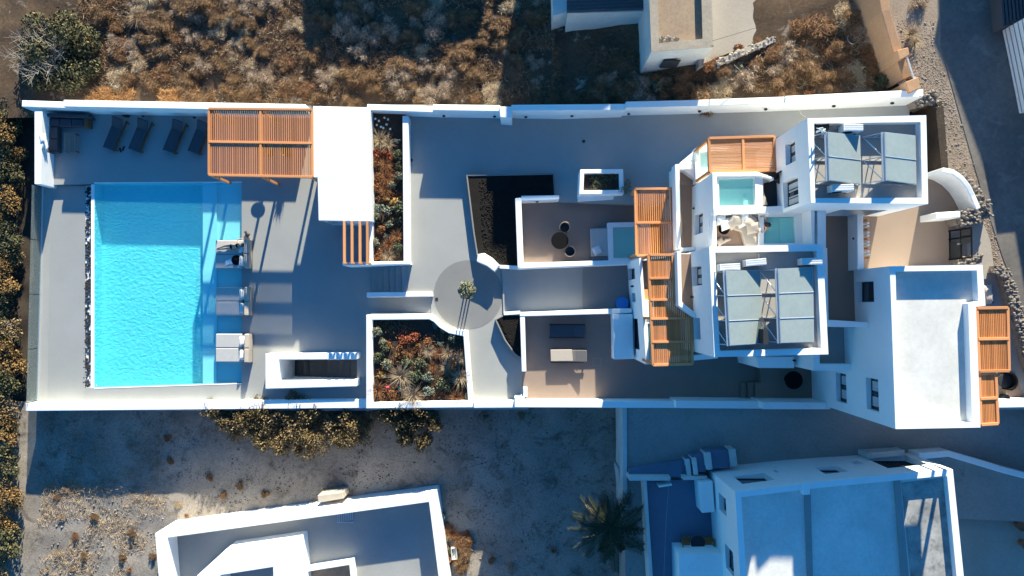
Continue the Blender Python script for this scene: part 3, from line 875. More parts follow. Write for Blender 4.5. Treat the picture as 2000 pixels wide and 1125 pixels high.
def plunge(name, label, outer, inner, zt, zb, depth=0.42, step=None):
    o = PL(outer, zt); i = PL(inner, zt); c = sum(o, Vector()) / len(o)
    t = thing(name, label, 'plunge pool', (c.x, c.y, zb))
    MB().ring(o, i, zt, zb, zt - depth).build('rim', WHITE, t)
    MB().prism(inset(i, 0.004), zt - depth - 0.001, zt - depth + 0.02).build('basin_floor', PLUNGETILE, t)
    if step:
        s = inset(PL(step, zt), 0.006); MB().prism(s, zt - depth, zt - depth * 0.55).build('seat', PLUNGETILE, t)
    m = MB(); s = inset(i, -0.001); n = len(s)
    a = sum(p.x * q.y - q.x * p.y for p, q in zip(s, s[1:] + s[:1]))
    if a < 0: s = s[::-1]
    m.add([(p.x, p.y, zt - 0.07) for p in s], [tuple(range(n))]); m.build('pool_water', PLUNGE, t)
    return t
plunge('plunge_pool', 'plunge pool with white rim on the dining table terrace, half under a pergola', [(1187, 435), (1270, 433), (1272, 509), (1189, 511)], [(1197, 444), (1262, 442), (1264, 503), (1198, 504)], 2.0, 1.0)
plunge('plunge_pool', 'thin strip of plunge pool at the edge of the largest pergola', [(1259, 624), (1300, 622), (1304, 709), (1264, 711)], [(1264.5, 632), (1296, 630), (1299, 702), (1268.5, 703)], 5.3, 4.3)

# middle levels -----------------------------------------------------------
G, Gw = solid('terraced_villa', 'white lower storey with a narrow brown terrace behind the upper pergolas', [(1314, 330), (1325, 322), (1400, 319), (1400, 496), (1319, 497)], 4.4, 0.5)
MB().px([(1320, 333), (1356, 332), (1358, 489), (1324, 489)], 4.42, 4.401).build('terrace_floor', BROWN, G)
MB().px([(1319, 333), (1360, 332), (1360, 361), (1320, 362)], 4.47, 4.402).build('landing', SAND, G)  # lighter sand colour paints in the sunlit end of the brown floor
m = MB(); m.px([(1318.5, 321), (1327, 320.5), (1330, 486), (1322, 487)], 5.3, 4.39); m.build('parapet', WHITE, G, bevel=0.02)
m = MB(); m.px([(1327, 320.5), (1354, 319), (1353, 330), (1328, 332)], 5.28, 4.39); m.build('parapet', WHITE, G, bevel=0.02)
m = MB(); m.px([(1330, 484), (1358, 482), (1358, 489), (1330, 491)], 5.27, 4.39); m.build('parapet', WHITE, G, bevel=0.02)
# strip beside building B
m = MB(); m.px([(1322, 491), (1330, 491), (1332, 590), (1360, 613), (1357, 620), (1325, 597)], 8.15, 4.6)
single(m, 'angled_parapet', WHITE, 'white parapet with an angled end beside the largest pergola', 'wall', bevel=0.02)

# glass railed pool at the north-west corner, under the upper pergola
H, Hw = solid('corner_pool_block', 'white block carrying the glass railed pool at the upper pergola', [(1329, 317), (1360, 291), (1378, 283), (1512, 276), (1512, 345), (1360, 350), (1332, 331)], 5.0, 0.5)
plunge('plunge_pool', 'glass railed plunge pool mostly hidden under the upper pergola', [(1357, 290), (1508, 279), (1508, 341), (1359, 357)], [(1367, 297), (1500, 287), (1500, 336), (1368, 351)], 5.25, 4.6)
gr = thing('glass_railing', 'frameless glass railing at the corner of the upper plunge pool', 'railing', tuple(P(1358, 300, 5.25)))
ed = [P(1331, 320, 5.02), P(1357, 318, 5.26), P(1358, 291, 5.26), P(1381, 283, 5.26)]
for a, b in zip(ed, ed[1:]):
    d = (b - a) * 0.01; wall_line(MB(), [a + d, b - d], 0.02, 6.1, [a.z, b.z]).build('glass_panel', GLASS, gr)

# T2 storey: two plunge terraces
K, Kw = solid('upper_terrace_block', 'white storey carrying the two upper plunge pool terraces', [(1384, 339), (1570, 334), (1590, 400), (1592, 484), (1384, 486)], 7.6, 0.5)
XK = P(1393, 440, 8.6).x
k8 = PL([(1392, 338), (1590, 333), (1598, 490), (1391, 492)], 8.6)
bpy.data.objects.remove(Kw)
Kw = MB().prism(k8, 0.5, 8.0).build('wall', WHITE, K)
MB().prism(inset(k8, 0.22), 8.001, 8.02).build('terrace_floor', BROWN, K)
MB().px([(1481, 337), (1575, 333), (1575, 408), (1483, 409)], 8.04, 8.002).build('slate_floor', CHAR, K)
for q, zt in (([(1391, 337), (1400, 337), (1402, 414), (1393, 415)], 8.58), ([(1400, 337), (1480, 335.5), (1500, 343), (1512, 347), (1512, 352), (1482, 344), (1400, 345)], 8.55),
              ([(1394, 407.5), (1488, 404), (1590, 398), (1592, 412), (1490, 417), (1394, 420)], 8.6), ([(1393, 420), (1399, 420), (1400, 481), (1391, 482)], 8.5),
              ([(1391, 483), (1588, 479), (1588, 485), (1391, 488)], 8.1)):
    MB().px(q, zt + .12, 7.99).build('parapet', WHITE, K, bevel=0.03)
window_w(K, Kw, XK, 1358, 416, 1374, 457, 0.3, bars=1, kind='curtained')
lamps(K, [PX(1357, 407, XK) + Vector((-0.04, 0, 0))])
plunge('plunge_pool', 'bright plunge pool with wide white rim, northern of the upper pair', [(1399.5, 345.5), (1490, 343), (1490, 404.5), (1401.5, 407)], [(1404, 349), (1475, 347), (1475, 400), (1405, 402)], 8.55, 8.02, step=[(1455, 383), (1464, 383), (1464, 400), (1455, 400)])
plunge('plunge_pool', 'green tinted plunge pool with a bather in it', [(1482, 417), (1588, 411.5), (1588, 477), (1482, 480)], [(1492, 424), (1552, 423), (1554, 474), (1492, 476)], 8.5, 8.02, step=[(1527, 424), (1553, 423), (1554, 473), (1527, 474)])

# building A (north-east, two collector racks)
A_out = [(1577, 231), (1809, 225), (1813, 398), (1584, 396)]
A_in = [(1590, 241), (1798, 238), (1801, 386), (1592, 387)]
At, Aw, _ = villa('upper_villa', 'white two storey villa with two double solar racks on its roof', A_out, A_in, 12.05, 11.6, 1.5)
XA = P(1579, 300, 12.05).x
window_w(At, Aw, XA, 1534, 277, 1553, 319, 0.32, bars=1, kind='curtained')
window_w(At, Aw, XA + .04, 1529, 350, 1558, 402, 0.32, bars=2, name='door', kind='curtained')
aS = P(1700, 397, 12.05).y
x0 = P(1625, 412, 9.0).x
window_n(At, Aw, aS + 0.03, x0, x0 + 2.2, 7.7, 9.9, 0.6, 'door', up=False)
# building B (middle, two triple racks)
B_out = [(1385, 481.5), (1607, 477), (1618, 692), (1395, 697.5)]
B_in = [(1397, 493), (1595, 490), (1604, 680), (1406, 685.5)]
Bt, Bw, _ = villa('middle_villa', 'white villa with two triple solar racks on its roof', B_out, B_in, 11.1, 10.7, 0.5)
MB().px([(1327, 495), (1400, 493), (1400, 617), (1358, 613), (1330, 591)], 7.6, 4.6).build('base_storey', WHITE, Bt)
MB().px([(1326, 496), (1360, 496), (1360, 612), (1330, 590)], 7.62, 7.601).build('balcony_floor', BROWN, Bt)
XB = P(1388, 540, 11.1).x
window_w(Bt, Bw, XB, 1352, 520, 1371, 558, 0.34, bars=1, kind='curtained')
window_w(Bt, Bw, XB + .22, 1361, 621, 1373, 663, 0.34, bars=1)
lamps(Bt, [PX(1353, 580, XB) + Vector((-0.04, 0, 0))])
# small block south of B
s, sw_ = solid('stair_block', 'small white block attached to the south side of the middle villa', [(1478, 698), (1551, 697), (1551, 719), (1482, 718.5)], 5.0, 0.5)
lamps(s, [P(1551, 704, 5.05)])
# passage between A and B
pw = thing('passage_wall', 'pair of white walls along the shaded passage between the two solar roofed villas', 'wall', tuple(P(1598, 440, 7.6)))
MB().px([(1583, 396.5), (1591, 396.5), (1591, 482), (1586, 482)], 9.6, 7).build('wall_section', WHITE, pw)
MB().px([(1597, 397), (1613, 398), (1613, 484), (1597, 484)], 9.55, 7).build('wall_section', WHITE, pw)
# court and patio at street level
m = MB().px([(1600, 396), (1700, 396), (1700, 640), (1600, 640)], 7.6, 0.5)
structure(m, 'brown_court', BROWN)
m = MB().px([(1684, 398), (1750, 385), (1800, 350), (1842, 340), (1870, 400), (1895, 450), (1905, 540), (1684, 540)], 7.63, 0.5)
structure(m, 'sand_patio', SAND)
m = MB().px([(1888, 432), (1918, 428), (1934, 470), (1945, 545), (1890, 545)], 7.655, 6)
structure(m, 'entrance_threshold', CONCRETE)
cw = thing('court_wall', 'white parapet enclosing the narrow brown court between the villas', 'wall', tuple(P(1612, 520, 7.6)))
MB().px([(1605, 484), (1616, 484), (1619, 628), (1608, 628)], 8.75, 7).build('wall_section', WHITE, cw, bevel=0.03)
MB().px([(1608, 624), (1742, 632), (1742, 641), (1608, 638)], 9.0, 7).build('wall_section', WHITE, cw, bevel=0.03)
MB().px([(1674, 418), (1686, 417), (1688, 526), (1675, 527)], 8.6, 7).build('wall_section', WHITE, cw, bevel=0.03)
lamps(cw, [P(1668, 466, 8.2)])
rk = thing('slatted_screen', 'narrow timber slatted screen on the patio side of the court wall', 'screen', tuple(P(1689, 470, 7.6)))
p0, p1 = P(1689, 431, 8.3), P(1690, 504, 8.3)
sl = None
for k in range(13):
    c = p0.lerp(p1, k / 12)
    MB().box((c.x, c.y, 8.15), (0.10, 0.09, 1.0)).build('slat', WHITEPL if k % 3 else WOODLT, rk)
MB().bar(zz(p0, 7.8) + Vector((.09, 0, 0)), zz(p1, 7.8) + Vector((.09, 0, 0)), 0.05, 0.05).build('rail', WOODLT, rk)
# building C (south-east, largest roof)
C_out = [(1738, 520), (1919, 517), (1925, 597), (1906, 599), (1915, 835), (1749, 838)]
C_in = [(1749, 530), (1908, 528), (1911, 588), (1891, 593), (1899, 826), (1757, 829)]
Ct, Cw, _ = villa('corner_villa', 'white corner villa with the largest plain roof and a pergola to its east', C_out, C_in, 11.1, 10.68, 1.5, roofmat=WHITEROOF)
XC = P(1741, 570, 11.1).x
window_w(Ct, Cw, XC, 1675, 550, 1708, 590, 0.3, bars=0, name='door')
XC2 = P(1747, 770, 11.1).x
window_w(Ct, Cw, XC2, 1633, 729, 1653, 786, 0.32, bars=1, kind='curtained')
window_w(Ct, Cw, XC2, 1692, 739, 1716, 802, 0.32, bars=1, kind='curtained')
# lower wing with blue shaded roof
W_out = [(1589, 637), (1750, 637), (1750, 724), (1589, 724)]
W_in = [(1601, 640), (1738, 641), (1738, 711), (1601, 711)]
Wt, Ww, _ = villa('side_wing', 'lower white wing with a shaded roof and one air conditioner', W_out, W_in, 7.0, 6.3, 0.5, roofmat=ROOFGREY)

# south house D
D_out = [(1436, 961), (1600, 941), (1845, 917), (1861, 917), (1890, 1200), (1450, 1200)]
D_in = [(1448, 971), (1600, 953), (1838, 930), (1850, 930), (1875, 1195), (1462, 1195)]
Dt, Dw, dO = villa('blue_shaded_house', 'white house across the lane whose stained flat roof lies in shade', D_out, D_in, 7.1, 6.7, 1.0, roofmat=ROOFBLUE)
MB().px([(1571, 957), (1583, 956), (1590, 1200), (1578, 1200)], 6.8, 6.725).build('roof_ridge', ROOFGREY, Dt)
MB().px([(1748, 938), (1758, 937), (1782, 1200), (1768, 1200)], 6.9, 6.726).build('roof_ridge', ROOFGREY, Dt)
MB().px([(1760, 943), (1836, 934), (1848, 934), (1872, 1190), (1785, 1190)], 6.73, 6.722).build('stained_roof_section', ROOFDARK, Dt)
MB().px([(1568, 944), (1582, 943), (1583, 966), (1569, 967)], 7.15, 6.73).build('parapet_pier', WHITE, Dt, bevel=0.02)
# facade windows facing the lane
def yD(x): return table([(dO[i].x, dO[i].y) for i in (0, 1, 2)], x)
for (u0, u1, v0, v1, nm, gr_) in ((1441, 1503, 927, 941, 'window', False), (1512, 1519, 919, 924, 'vent', False), (1601, 1645, 911, 923, 'window', False), (1662, 1680, 901, 907, 'vent', False), (1714, 1790, 893, 911, 'grated_window', True)):
    um = (u0 + u1) / 2; x = P(um, 930, 5).x
    Y = yD(x); q0 = PY(u0, (v0 + v1) / 2, Y); q1 = PY(u1, (v0 + v1) / 2, Y); za = PY(um, v1, Y).z; zb_ = PY(um, v0, Y).z
    window_n(Dt, Dw, Y + 0.06, q0.x, q1.x, min(za, zb_), max(za, zb_), 0.35, nm, True, grate=gr_)
XD = P(1440, 1000, 7.1).x
window_w(Dt, Dw, XD + .05, 1407, 968, 1421, 1002, 0.3, bars=1)
window_w(Dt, Dw, XD + .12, 1417, 1070, 1433, 1118, 0.3, bars=1)
MB().px([(1695, 886), (1767, 879), (1767, 890), (1697, 897)], 3.9, 2).build('door_canopy', OLDWHITE, Dt, bevel=0.02)
t, _ = solid('annex', 'low white flat roofed annex beside the blue shaded house', [(1326, 1082), (1420, 1081), (1430, 1220), (1330, 1220)], 3.9, 1.0)
MB().px([(1366, 942), (1392, 940), (1396, 1000), (1371, 1002)], 3.3, 1.0).build('lean_to', WHITE, t, bevel=0.03)
# yard in front of it
m = MB().px([(1262, 938), (1390, 936), (1400, 1220), (1275, 1220)], 2.0, 0.5)
structure(m, 'blue_courtyard', BLUEFLOOR)
yw = thing('yard_wall', 'thin white garden wall round the shaded courtyard across the lane', 'wall', tuple(P(1262, 1000, 1.6)))
for q, zt in (([(1229, 931), (1310, 931), (1310, 939), (1229, 939)], 2.9), ([(1334, 930), (1382, 930), (1382, 937), (1334, 938)], 2.85), ([(1257, 939), (1263, 939), (1280, 1200), (1272, 1200)], 2.8)):
    MB().px(q, zt, 0.5).build('wall_section', OLDWHITE, yw, bevel=0.03)
MB().bar(P(1284, 947, 2.5), P(1309, 943, 2.5), 0.08, 0.9).build('gate_leaf', WHITEPL, yw)
m = MB().px([(1207, 915), (1228, 919), (1240, 1000), (1255, 1200), (1234, 1200), (1212, 960)], 0.7, -1.2)
structure(m, 'yard_kerb', OLDWHITE)
# steps down from the lane to the courtyard
st = thing('street_steps', 'shaded entrance steps with white risers beside the lane', 'stairs', tuple(P(1380, 905, 2)))
MB().px([(1229, 917), (1339, 898), (1339, 931), (1229, 931)], 2.3, 1).build('landing', BLUEFLOOR, st)
for i, (u0, u1, z) in enumerate(((1339, 1352, 2.55), (1352, 1378, 2.75), (1378, 1426, 2.95))):
    MB().px([(u0, 896 - 8 * i), (u1, 894 - 8 * i), (u1, 929 - 8 * i), (u0, 930 - 7 * i)], z, 1).build('step', BLUEFLOOR, st)
for (a, b, c, z) in ((1339, 1347, 898, 2.75), (1352, 1360, 895, 2.95), (1377, 1388, 885, 3.2), (1425, 1437, 878, 3.25)):
    MB().px([(a, c), (b, c - 1), (b + 4, c + 32), (a + 4, c + 33)], z, 1).build('white_riser', OLDWHITE, st, bevel=0.02)
# right yard of D
m = MB().px([(1858, 900), (2040, 935), (2300, 1000), (2300, 1250), (1880, 1250)], 2.7, 0)
structure(m, 'pale_side_yard', CONCRETE)
m = MB(); wall_line(m, PL([(1800, 893), (1855, 887), (1900, 900), (1960, 918), (2040, 938)], 4.4), 0.34, [4.2, 4.3, 4.4, 4.5, 4.7], 1)
single(m, 'lane_wall', WHITE, 'white wall running down from the house corner along the lane', 'wall', bevel=0.03)

# south-west house E (only its roof terrace shows)
E_out = [(303, 1042), (848, 968), (882, 1220), (318, 1220)]
E_in = [(327, 1050), (838, 980), (868, 1215), (340, 1215)]
Et, Ew, _ = villa('yard_house', 'low white house with a grey roof terrace at the bottom of the yard', E_out, E_in, 1.5, 0.35, -1.6, roofmat=ROOFGREY)
o = PL([(440, 1074), (584, 1053), (600, 1220), (340, 1220), (380, 1130)], 1.9); i = PL([(440, 1122), (534, 1109), (545, 1215), (430, 1215)], 1.9)
m = MB().px([(440, 1074), (584, 1053), (600, 1220), (535, 1220), (533, 1108), (430, 1124), (432, 1220), (352, 1220), (385, 1124)], 2.0, 0.36); m.build('raised_roof', WHITE, Et, bevel=0.03)
MB().px([(430, 1124), (534, 1108), (536, 1225), (432, 1225)], 0.5, 0.37).build('lightwell_floor', DECK, Et)
o = PL([(594, 1111), (688, 1096), (700, 1220), (604, 1220)], 1.15); MB().ring(o, inset(o, 0.2), 1.15, 0.36).build('skylight_kerb', WHITE, Et, bevel=0.02)
MB().prism(inset(o, 0.21), 0.37, 0.6).build('skylight_floor', OLDROOF, Et)
m = MB(); g0 = P(660, 1000, .4); 
for k in range(9): m.box((g0.x + 0.11 * k, g0.y - .3 + 0.016 * k, 0.395), (0.05, 0.62, 0.03))
m.box((g0.x + .45, g0.y - .62, 0.395), (1.0, 0.05, 0.035)); m.box((g0.x + .45, g0.y + .06, 0.395), (1.0, 0.05, 0.035))
m.build('roof_grating', METAL, Et)
m = MB().px([(620, 968), (669, 962), (671, 974), (622, 982)], 0.45, -1.2)
single(m, 'concrete_plinth', CONCRETE, 'pale concrete plinth against the wall of the low yard house', 'plinth', bevel=0.02)

# old stone house to the north
N_out = [(1262, -160), (1385, -160), (1393, 92), (1272, 102)]
N_in = [(1277, -150), (1370, -150), (1376, 78), (1285, 87)]
Nt, Nw, nO = villa('old_house', 'old flat roofed house with an earth roof and pale rendered wall', N_out, N_in, 6.4, 6.02, 0.5, mat=OLDWHITE, roofmat=OLDROOF)
o = PL(N_out, 6.4); i = PL([(1281, -150), (1366, -150), (1372, 76), (1287, 85)], 6.4)
MB().ring(o, i, 6.43, 6.401).build('parapet_cap', OLDPARAPET, Nt)
yn = (nO[2].y + nO[3].y) / 2
q0 = PY(1291, 122, yn); q1 = PY(1326, 118, yn)
MB().box(((q0.x + q1.x) / 2, yn - 0.02 - .12, (q0.z + q1.z) / 2), (q1.x - q0.x, 0.06, abs(PY(1308, 113, yn).z - PY(1308, 127, yn).z))).build('shutter', CHAR, Nt)
m = MB(); rg = random.Random(2)
for k in range(9):
    c = P(1284 + k * 4.5, 80 - (k % 3) * 3, 6.05); m.blob(c, (.16, .13, .12), k, 6, 4, .3)
tag(single(m, 'roof_rubble', STONE, 'heap of loose stones in the corner of the earth roof', 'stones'))
t, w = solid('low_stone_house', 'low grey house with a corrugated roof beside the old earth roofed house', [(1108, -160), (1262, -160), (1256, 22), (1110, 26)], 4.6, 0.5, OLDWHITE)
ridge = MB(); a, b, c, d = P(1104, -150, 4.72), P(1262, -150, 4.72), P(1258, 19, 4.72), P(1107, 25, 4.72)
nr = 26; vs = []; fs = []
for k in range(nr * 2 + 1):
    tt = k / (nr * 2); p = a.lerp(d, tt); q = b.lerp(c, tt); dz = 0.05 * (k % 2)
    vs += [(p.x, p.y, p.z + dz), (q.x, q.y, q.z + dz)]
for k in range(nr * 2): fs.append((2 * k, 2 * k + 2, 2 * k + 3, 2 * k + 1))
ridge.add(vs, fs); ridge.build('corrugated_roof', CORRUG, t)
MB().px([(1076, -160), (1108, -160), (1110, 22), (1080, 31)], 3.9, 0.5).build('side_annex', OLDWHITE, t)
# concrete pad east of the old house and its broken wall
m = MB().px([(1360, -80), (1640, -80), (1625, 15), (1560, 48), (1480, 82), (1400, 112), (1366, 130)], 4.6, 2)
structure(m, 'concrete_pad', CONCRETE)
def rubble_wall(name, label, pts, w, h, size, seed, n_per_m=9, mat=STONE, fz=None, core=True):
    t = thing(name, label, 'stone wall', tuple(pts[len(pts) // 2]))
    if core: wall_line(MB(), pts, w * 0.8, [p.z + h * 0.85 for p in pts], [p.z - .6 for p in pts]).build('core', mat, t)
    rg = random.Random(seed); m = MB()
    for a, b in zip(pts, pts[1:]):
        d = b - a; L = d.length; s = Vector((-d.y, d.x, 0)).normalized()
        for k in range(int(L * n_per_m)):
            c = a.lerp(b, rg.random()) + s * rg.uniform(-w / 2, w / 2) + Vector((0, 0, h * rg.uniform(0.55, 1.0)))
            q = size * rg.uniform(.6, 1.3); m.blob(c, (q, q * rg.uniform(.6, 1), q * .6), rg.random(), 6, 4, .3)
    o = m.build('loose_stones', mat, t); o['kind'] = 'stuff'
    return t
rubble_wall('broken_wall', 'broken low rubble wall edging the pale concrete pad', PL([(1398, 128), (1440, 108), (1500, 84), (1560, 54), (1655, 17)], 4.6), 0.4, 0.35, 0.08, 5, 26, CONCRETE)
rubble_wall('road_stone_wall', 'dark rubble wall curving between the sand patio and the road', PL([(1840, 343), (1862, 358), (1885, 385), (1906, 412)], 7.5), 0.5, 1.0, 0.085, 6, 110)
rubble_wall('street_stone_wall', 'long dark rubble wall beside the road below the corner villa', PL([(1926, 527), (1950, 535), (1962, 580), (1980, 640), (1996, 700), (2030, 790)], 7.5), 0.45, 0.7, 0.08, 7, 110)
rubble_wall('retaining_stones', 'short rubble retaining wall at the end of the white boundary wall', PL([(1772, 208), (1795, 200), (1815, 196)], 6.9), 0.6, 0.8, 0.10, 8, 70)
rubble_wall('gate_pier_wall', 'rubble stone pier and wall beside the black gate', PL([(1848, 432), (1868, 429), (1889, 430)], 7.6), 0.75, 1.2, 0.09, 9, 140)
rubble_wall('gate_low_stones', 'low line of stones behind the entrance next to the black gate', PL([(1890, 426), (1918, 420)], 7.5), 0.3, 0.8, 0.08, 10, 80)
rubble_wall('gate_south_stones', 'low rubble wall between the black gate and the corner villa', PL([(1855, 513), (1900, 508)], 7.6), 0.4, 0.8, 0.08, 11, 80)
# curved white patio wall
m = MB(); base = PL([(1806, 343), (1823, 347), (1842, 358), (1857, 373), (1868, 390), (1880, 415)], 7.6)
wall_line(m, [zz(p, 7.6) for p in base], 0.26, [9.1, 9.2, 9.1, 9.0, 8.9, 8.85], 6)
single(m, 'curved_patio_wall', WHITE, 'curved white wall round the north corner of the sand patio', 'wall', bevel=0.04)
m = MB().px([(1828, 415), (1876, 412), (1876, 425), (1828, 428)], 9.0, 6)
single(m, 'wall_stub', WHITE, 'short white wall stub standing out into the sand patio', 'wall', bevel=0.04)
# black gate
gt = thing('entrance_gate', 'black metal entrance gate between the stone piers of the patio', 'gate', tuple(P(1852, 480, 7.6)))
xg = P(1853, 480, 7.6).x; y0, y1 = P(1853, 452, 7.6).y, P(1853, 507, 7.6).y
m = MB()
for y in (y0, (y0 + y1) / 2 + .3, y1): m.box((xg, y, 8.5), (0.07, 0.07, 1.85))
for z in (7.7, 8.6, 9.4): m.box((xg, (y0 + y1) / 2, z), (0.06, y0 - y1, 0.06))
m.build('gate_frame', BLACK, gt)
MB().box((xg, lerp(y1, y0, .32), 8.15), (0.03, (y0 - y1) * .6, 0.9)).build('solid_panel', CHAR, gt)
MB().box((xg, lerp(y1, y0, .72), 9.0), (0.03, (y0 - y1) * .5, 0.75)).build('solid_panel', CHAR, gt)
MB().box((xg - .05, lerp(y1, y0, .5), 8.5), (0.05, .06, .18)).build('handle', METAL, gt)
# patio east of C
m = MB().px([(1905, 530), (1958, 540), (1985, 640), (2010, 745), (2030, 800), (1905, 800)], 7.5, 3)
structure(m, 'east_patio', PLAZA)
m = MB().px([(1915, 768), (2040, 768), (2040, 783), (1915, 783)], 7.49, 3)
m = MB().px([(1946, 782), (2060, 780), (2060, 795), (1947, 797)], 8.5, 3)
single(m, 'east_patio_wall', WHITE, 'white wall end at the bottom of the patio east of the corner villa', 'wall', bevel=0.03)
m = MB().px([(1955, 728), (1983, 728), (1998, 775), (1955, 777)], 7.56, 7.4); structure(m, 'brown_corner_floor', BROWN)
# ochre wall and pillars at the top right
ow = thing('ochre_wall', 'ochre plastered wall with square pillars running down the right of the field', 'wall', tuple(Pf(1755, 90, z_field)))
wl = [P(u, v, z) for u, v, z in ((1716, -60, 8.4), (1730, 20, 8.3), (1750, 90, 8.1), (1765, 130, 8.0), (1772, 152, 7.9))]
wall_line(MB(), wl, 0.45, [p.z for p in wl], 5).build('wall_section', ORANGEWALL, ow, bevel=0.03)
MB().px([(1752, 98), (1774, 92), (1777, 107), (1757, 118)], 8.4, 5).build('pillar', ORANGEWALL, ow, bevel=0.03)
MB().px([(1768, 160), (1794, 150), (1798, 172), (1776, 182)], 8.4, 5).build('pillar', ORANGEWALL, ow, bevel=0.03)
MB().bar(P(1770, 108, 8.2), P(1786, 158, 8.2), 0.07, 0.07).build('gate_rail', METAL, ow)
m = MB(); a, b = P(1762, 118, 7.0), P(1772, 156, 7.0)
for k in range(7):
    c = a.lerp(b, k / 6); m.bar(Vector((c.x, c.y, 6.6)), Vector((c.x, c.y, 7.9)), 0.05, 0.05)
m.build('gate_bars', CONCRETE, ow)
# house at the right edge
t = thing('roadside_house', 'white boarded house at the right edge of the photo beside the road', 'building', tuple(P(1975, 140, ZR)))
base = [P(1957, 60, ZR), P(1968, 110, ZR), P(1978, 160, ZR), P(1990, 222, ZR)]
e = [p + Vector((8, 0.8, 0)) for p in base]
MB().prism(base + e[::-1], 5, ZR + 1.9).build('wall', WHITE, t)
for k in range(6):
    a = base[0].lerp(base[3], 0) ; 
    MB().bar(Vector((base[0].x - .02, base[0].y, ZR + .25 + k * .3)), Vector((base[3].x - .02, base[3].y, ZR + .25 + k * .3)), 0.03, 0.02).build('board_joint', CONCRETE, t)
m = MB()
for k in range(9):
    m.bar(P(1952 + k * 7, -60, ZR + 0.9), P(1960 + k * 7, 52 - k * 4, ZR + 0.9), 0.10, 0.08)
m.px([(1950, -60), (2040, -60), (2040, 20), (1960, 54)], ZR + 0.85, ZR)
single(m, 'plank_roof', CORRUG, 'dark planked lean-to roof next to the roadside white house', 'roof')
# neighbouring houses beyond the frame, whose shadows reach into it
def neighbour(label, foot, z, zb):
    m = MB().prism([Vector((x, y, 0)) for x, y in foot], zb, z); single(m, 'neighbour_house', OLDWHITE, label, 'building')
def offhouse(label, pts, h, zb, zroof=None):     # shadow outline pixels at ground z zb, moved back along the sun
    foot = []
    for u, v in pts:
        p = P(u, v, zb); L = h / 0.30; k = L / math.sqrt(1.04)
        foot.append((p.x + 0.2 * k, p.y + k))
    neighbour(label, foot, zb + h, zb - 2)

# ================================================================ PERGOLAS
def bil(c, s, t):
    return c[0].lerp(c[1], s).lerp(c[3].lerp(c[2], s), t)
def pergola(name, label, corners, z, sdiv, tdiv, slat_along, n, beam=0.13, posts=(), zbase=0, slat_w=0.075, gap_list=None):
    c = PL(corners, z)
    ctr = sum(c, Vector()) / 4
    t = thing(name, label, 'pergola', (ctr.x, ctr.y, zbase))
    for s in sdiv:
        MB().bar(bil(c, s, 0), bil(c, s, 1), beam, 0.20).build('beam', WOODLT, t, bevel=0.01)
    for q in tdiv:
        MB().bar(bil(c, 0, q) + Vector((0, 0, .015)), bil(c, 1, q) + Vector((0, 0, .015)), beam, 0.21).build('beam', WOODLT, t, bevel=0.01)
    # slats between consecutive beams, sharing one mesh per bay
    S, T = (sdiv, tdiv) if slat_along == 't' else (tdiv, sdiv)
    tot = S[-1] - S[0]
    for s0, s1 in zip(S, S[1:]):
        k = max(2, round(n * (s1 - s0) / tot))
        for t0, t1 in zip(T, T[1:]):
            me = None
            for i in range(1, k):
                s = lerp(s0, s1, i / k)
                if slat_along == 't': a, b = bil(c, s, t0), bil(c, s, t1)
                else: a, b = bil(c, t0, s), bil(c, t1, s)
                d = b - a; L = d.length - beam * 1.04; mid = (a + b) / 2 + Vector((0, 0, 0.03))
                if me is None:
                    o = MB().box((0, 0, 0), (L, slat_w, 0.05)).build('slat', WOOD, origin=(0, 0, 0)); me = o.data; o.parent = t
                else:
                    o = bpy.data.objects.new('slat', me); COL.objects.link(o); o.parent = t
                o.location = mid - Vector(t.location); o.rotation_euler = (0, 0, math.atan2(d.y, d.x))
    for (u, v, u2, v2) in posts:
        a = P(u, v, z); b = P(u2, v2, zbase)
        MB().bar(Vector((a.x, a.y, z - .1)), Vector((a.x, a.y, zbase)), 0.14, 0.14).build('post', WOODLT, t)
    return t
pergola('pool_pergola', 'wide slatted timber pergola on the pool deck against the white bar', [(409, 213), (610, 215), (611, 346), (409, 342)], 2.9, [0, .5, 1], [0, .5, 1], 't', 48,
        posts=((410, 341, 0, 0), (510, 344, 0, 0), (607, 345, 0, 0), (411, 215, 0, 0), (510, 216, 0, 0), (607, 217, 0, 0)), zbase=0.0, slat_w=0.056)
pergola('terrace_pergola', 'slatted timber pergola over the plunge pool of the dining table terrace', [(1240, 369), (1314, 369), (1317, 498), (1243, 499)], 4.2, [0, 1], [0, .51, 1], 't', 18,
        posts=((1242, 372, 0, 0), (1244, 497, 0, 0)), zbase=1.4, slat_w=0.066)
pergola('upper_pergola', 'slatted timber pergola over the glass railed pool, uppermost of the villas', [(1384, 271), (1511, 267), (1513, 333), (1386, 336)], 8.0, [0, .52, 1], [0, 1], 's', 21,
        posts=((1385, 272, 0, 0), (1388, 335, 0, 0)), zbase=5.25, slat_w=0.058)
et = pergola('side_pergola', 'slatted timber pergola on the east side of the corner villa', [(1906, 602), (1966, 601), (1969, 724), (1911, 725)], 10.2, [0, 1], [0, .49, 1], 't', 17,
        posts=((1964, 603, 0, 0), (1967, 722, 0, 0)), zbase=7.5, slat_w=0.055)
et = pergola('narrow_pergola', 'narrow slatted timber pergola at the foot of the corner villa, nearest the lane', [(1911, 730), (1943, 729), (1947, 827), (1914, 829)], 10.15, [0, 1], [0, .49, 1], 't', 11,
        posts=((1944, 827, 0, 0),), zbase=7.5, slat_w=0.055)
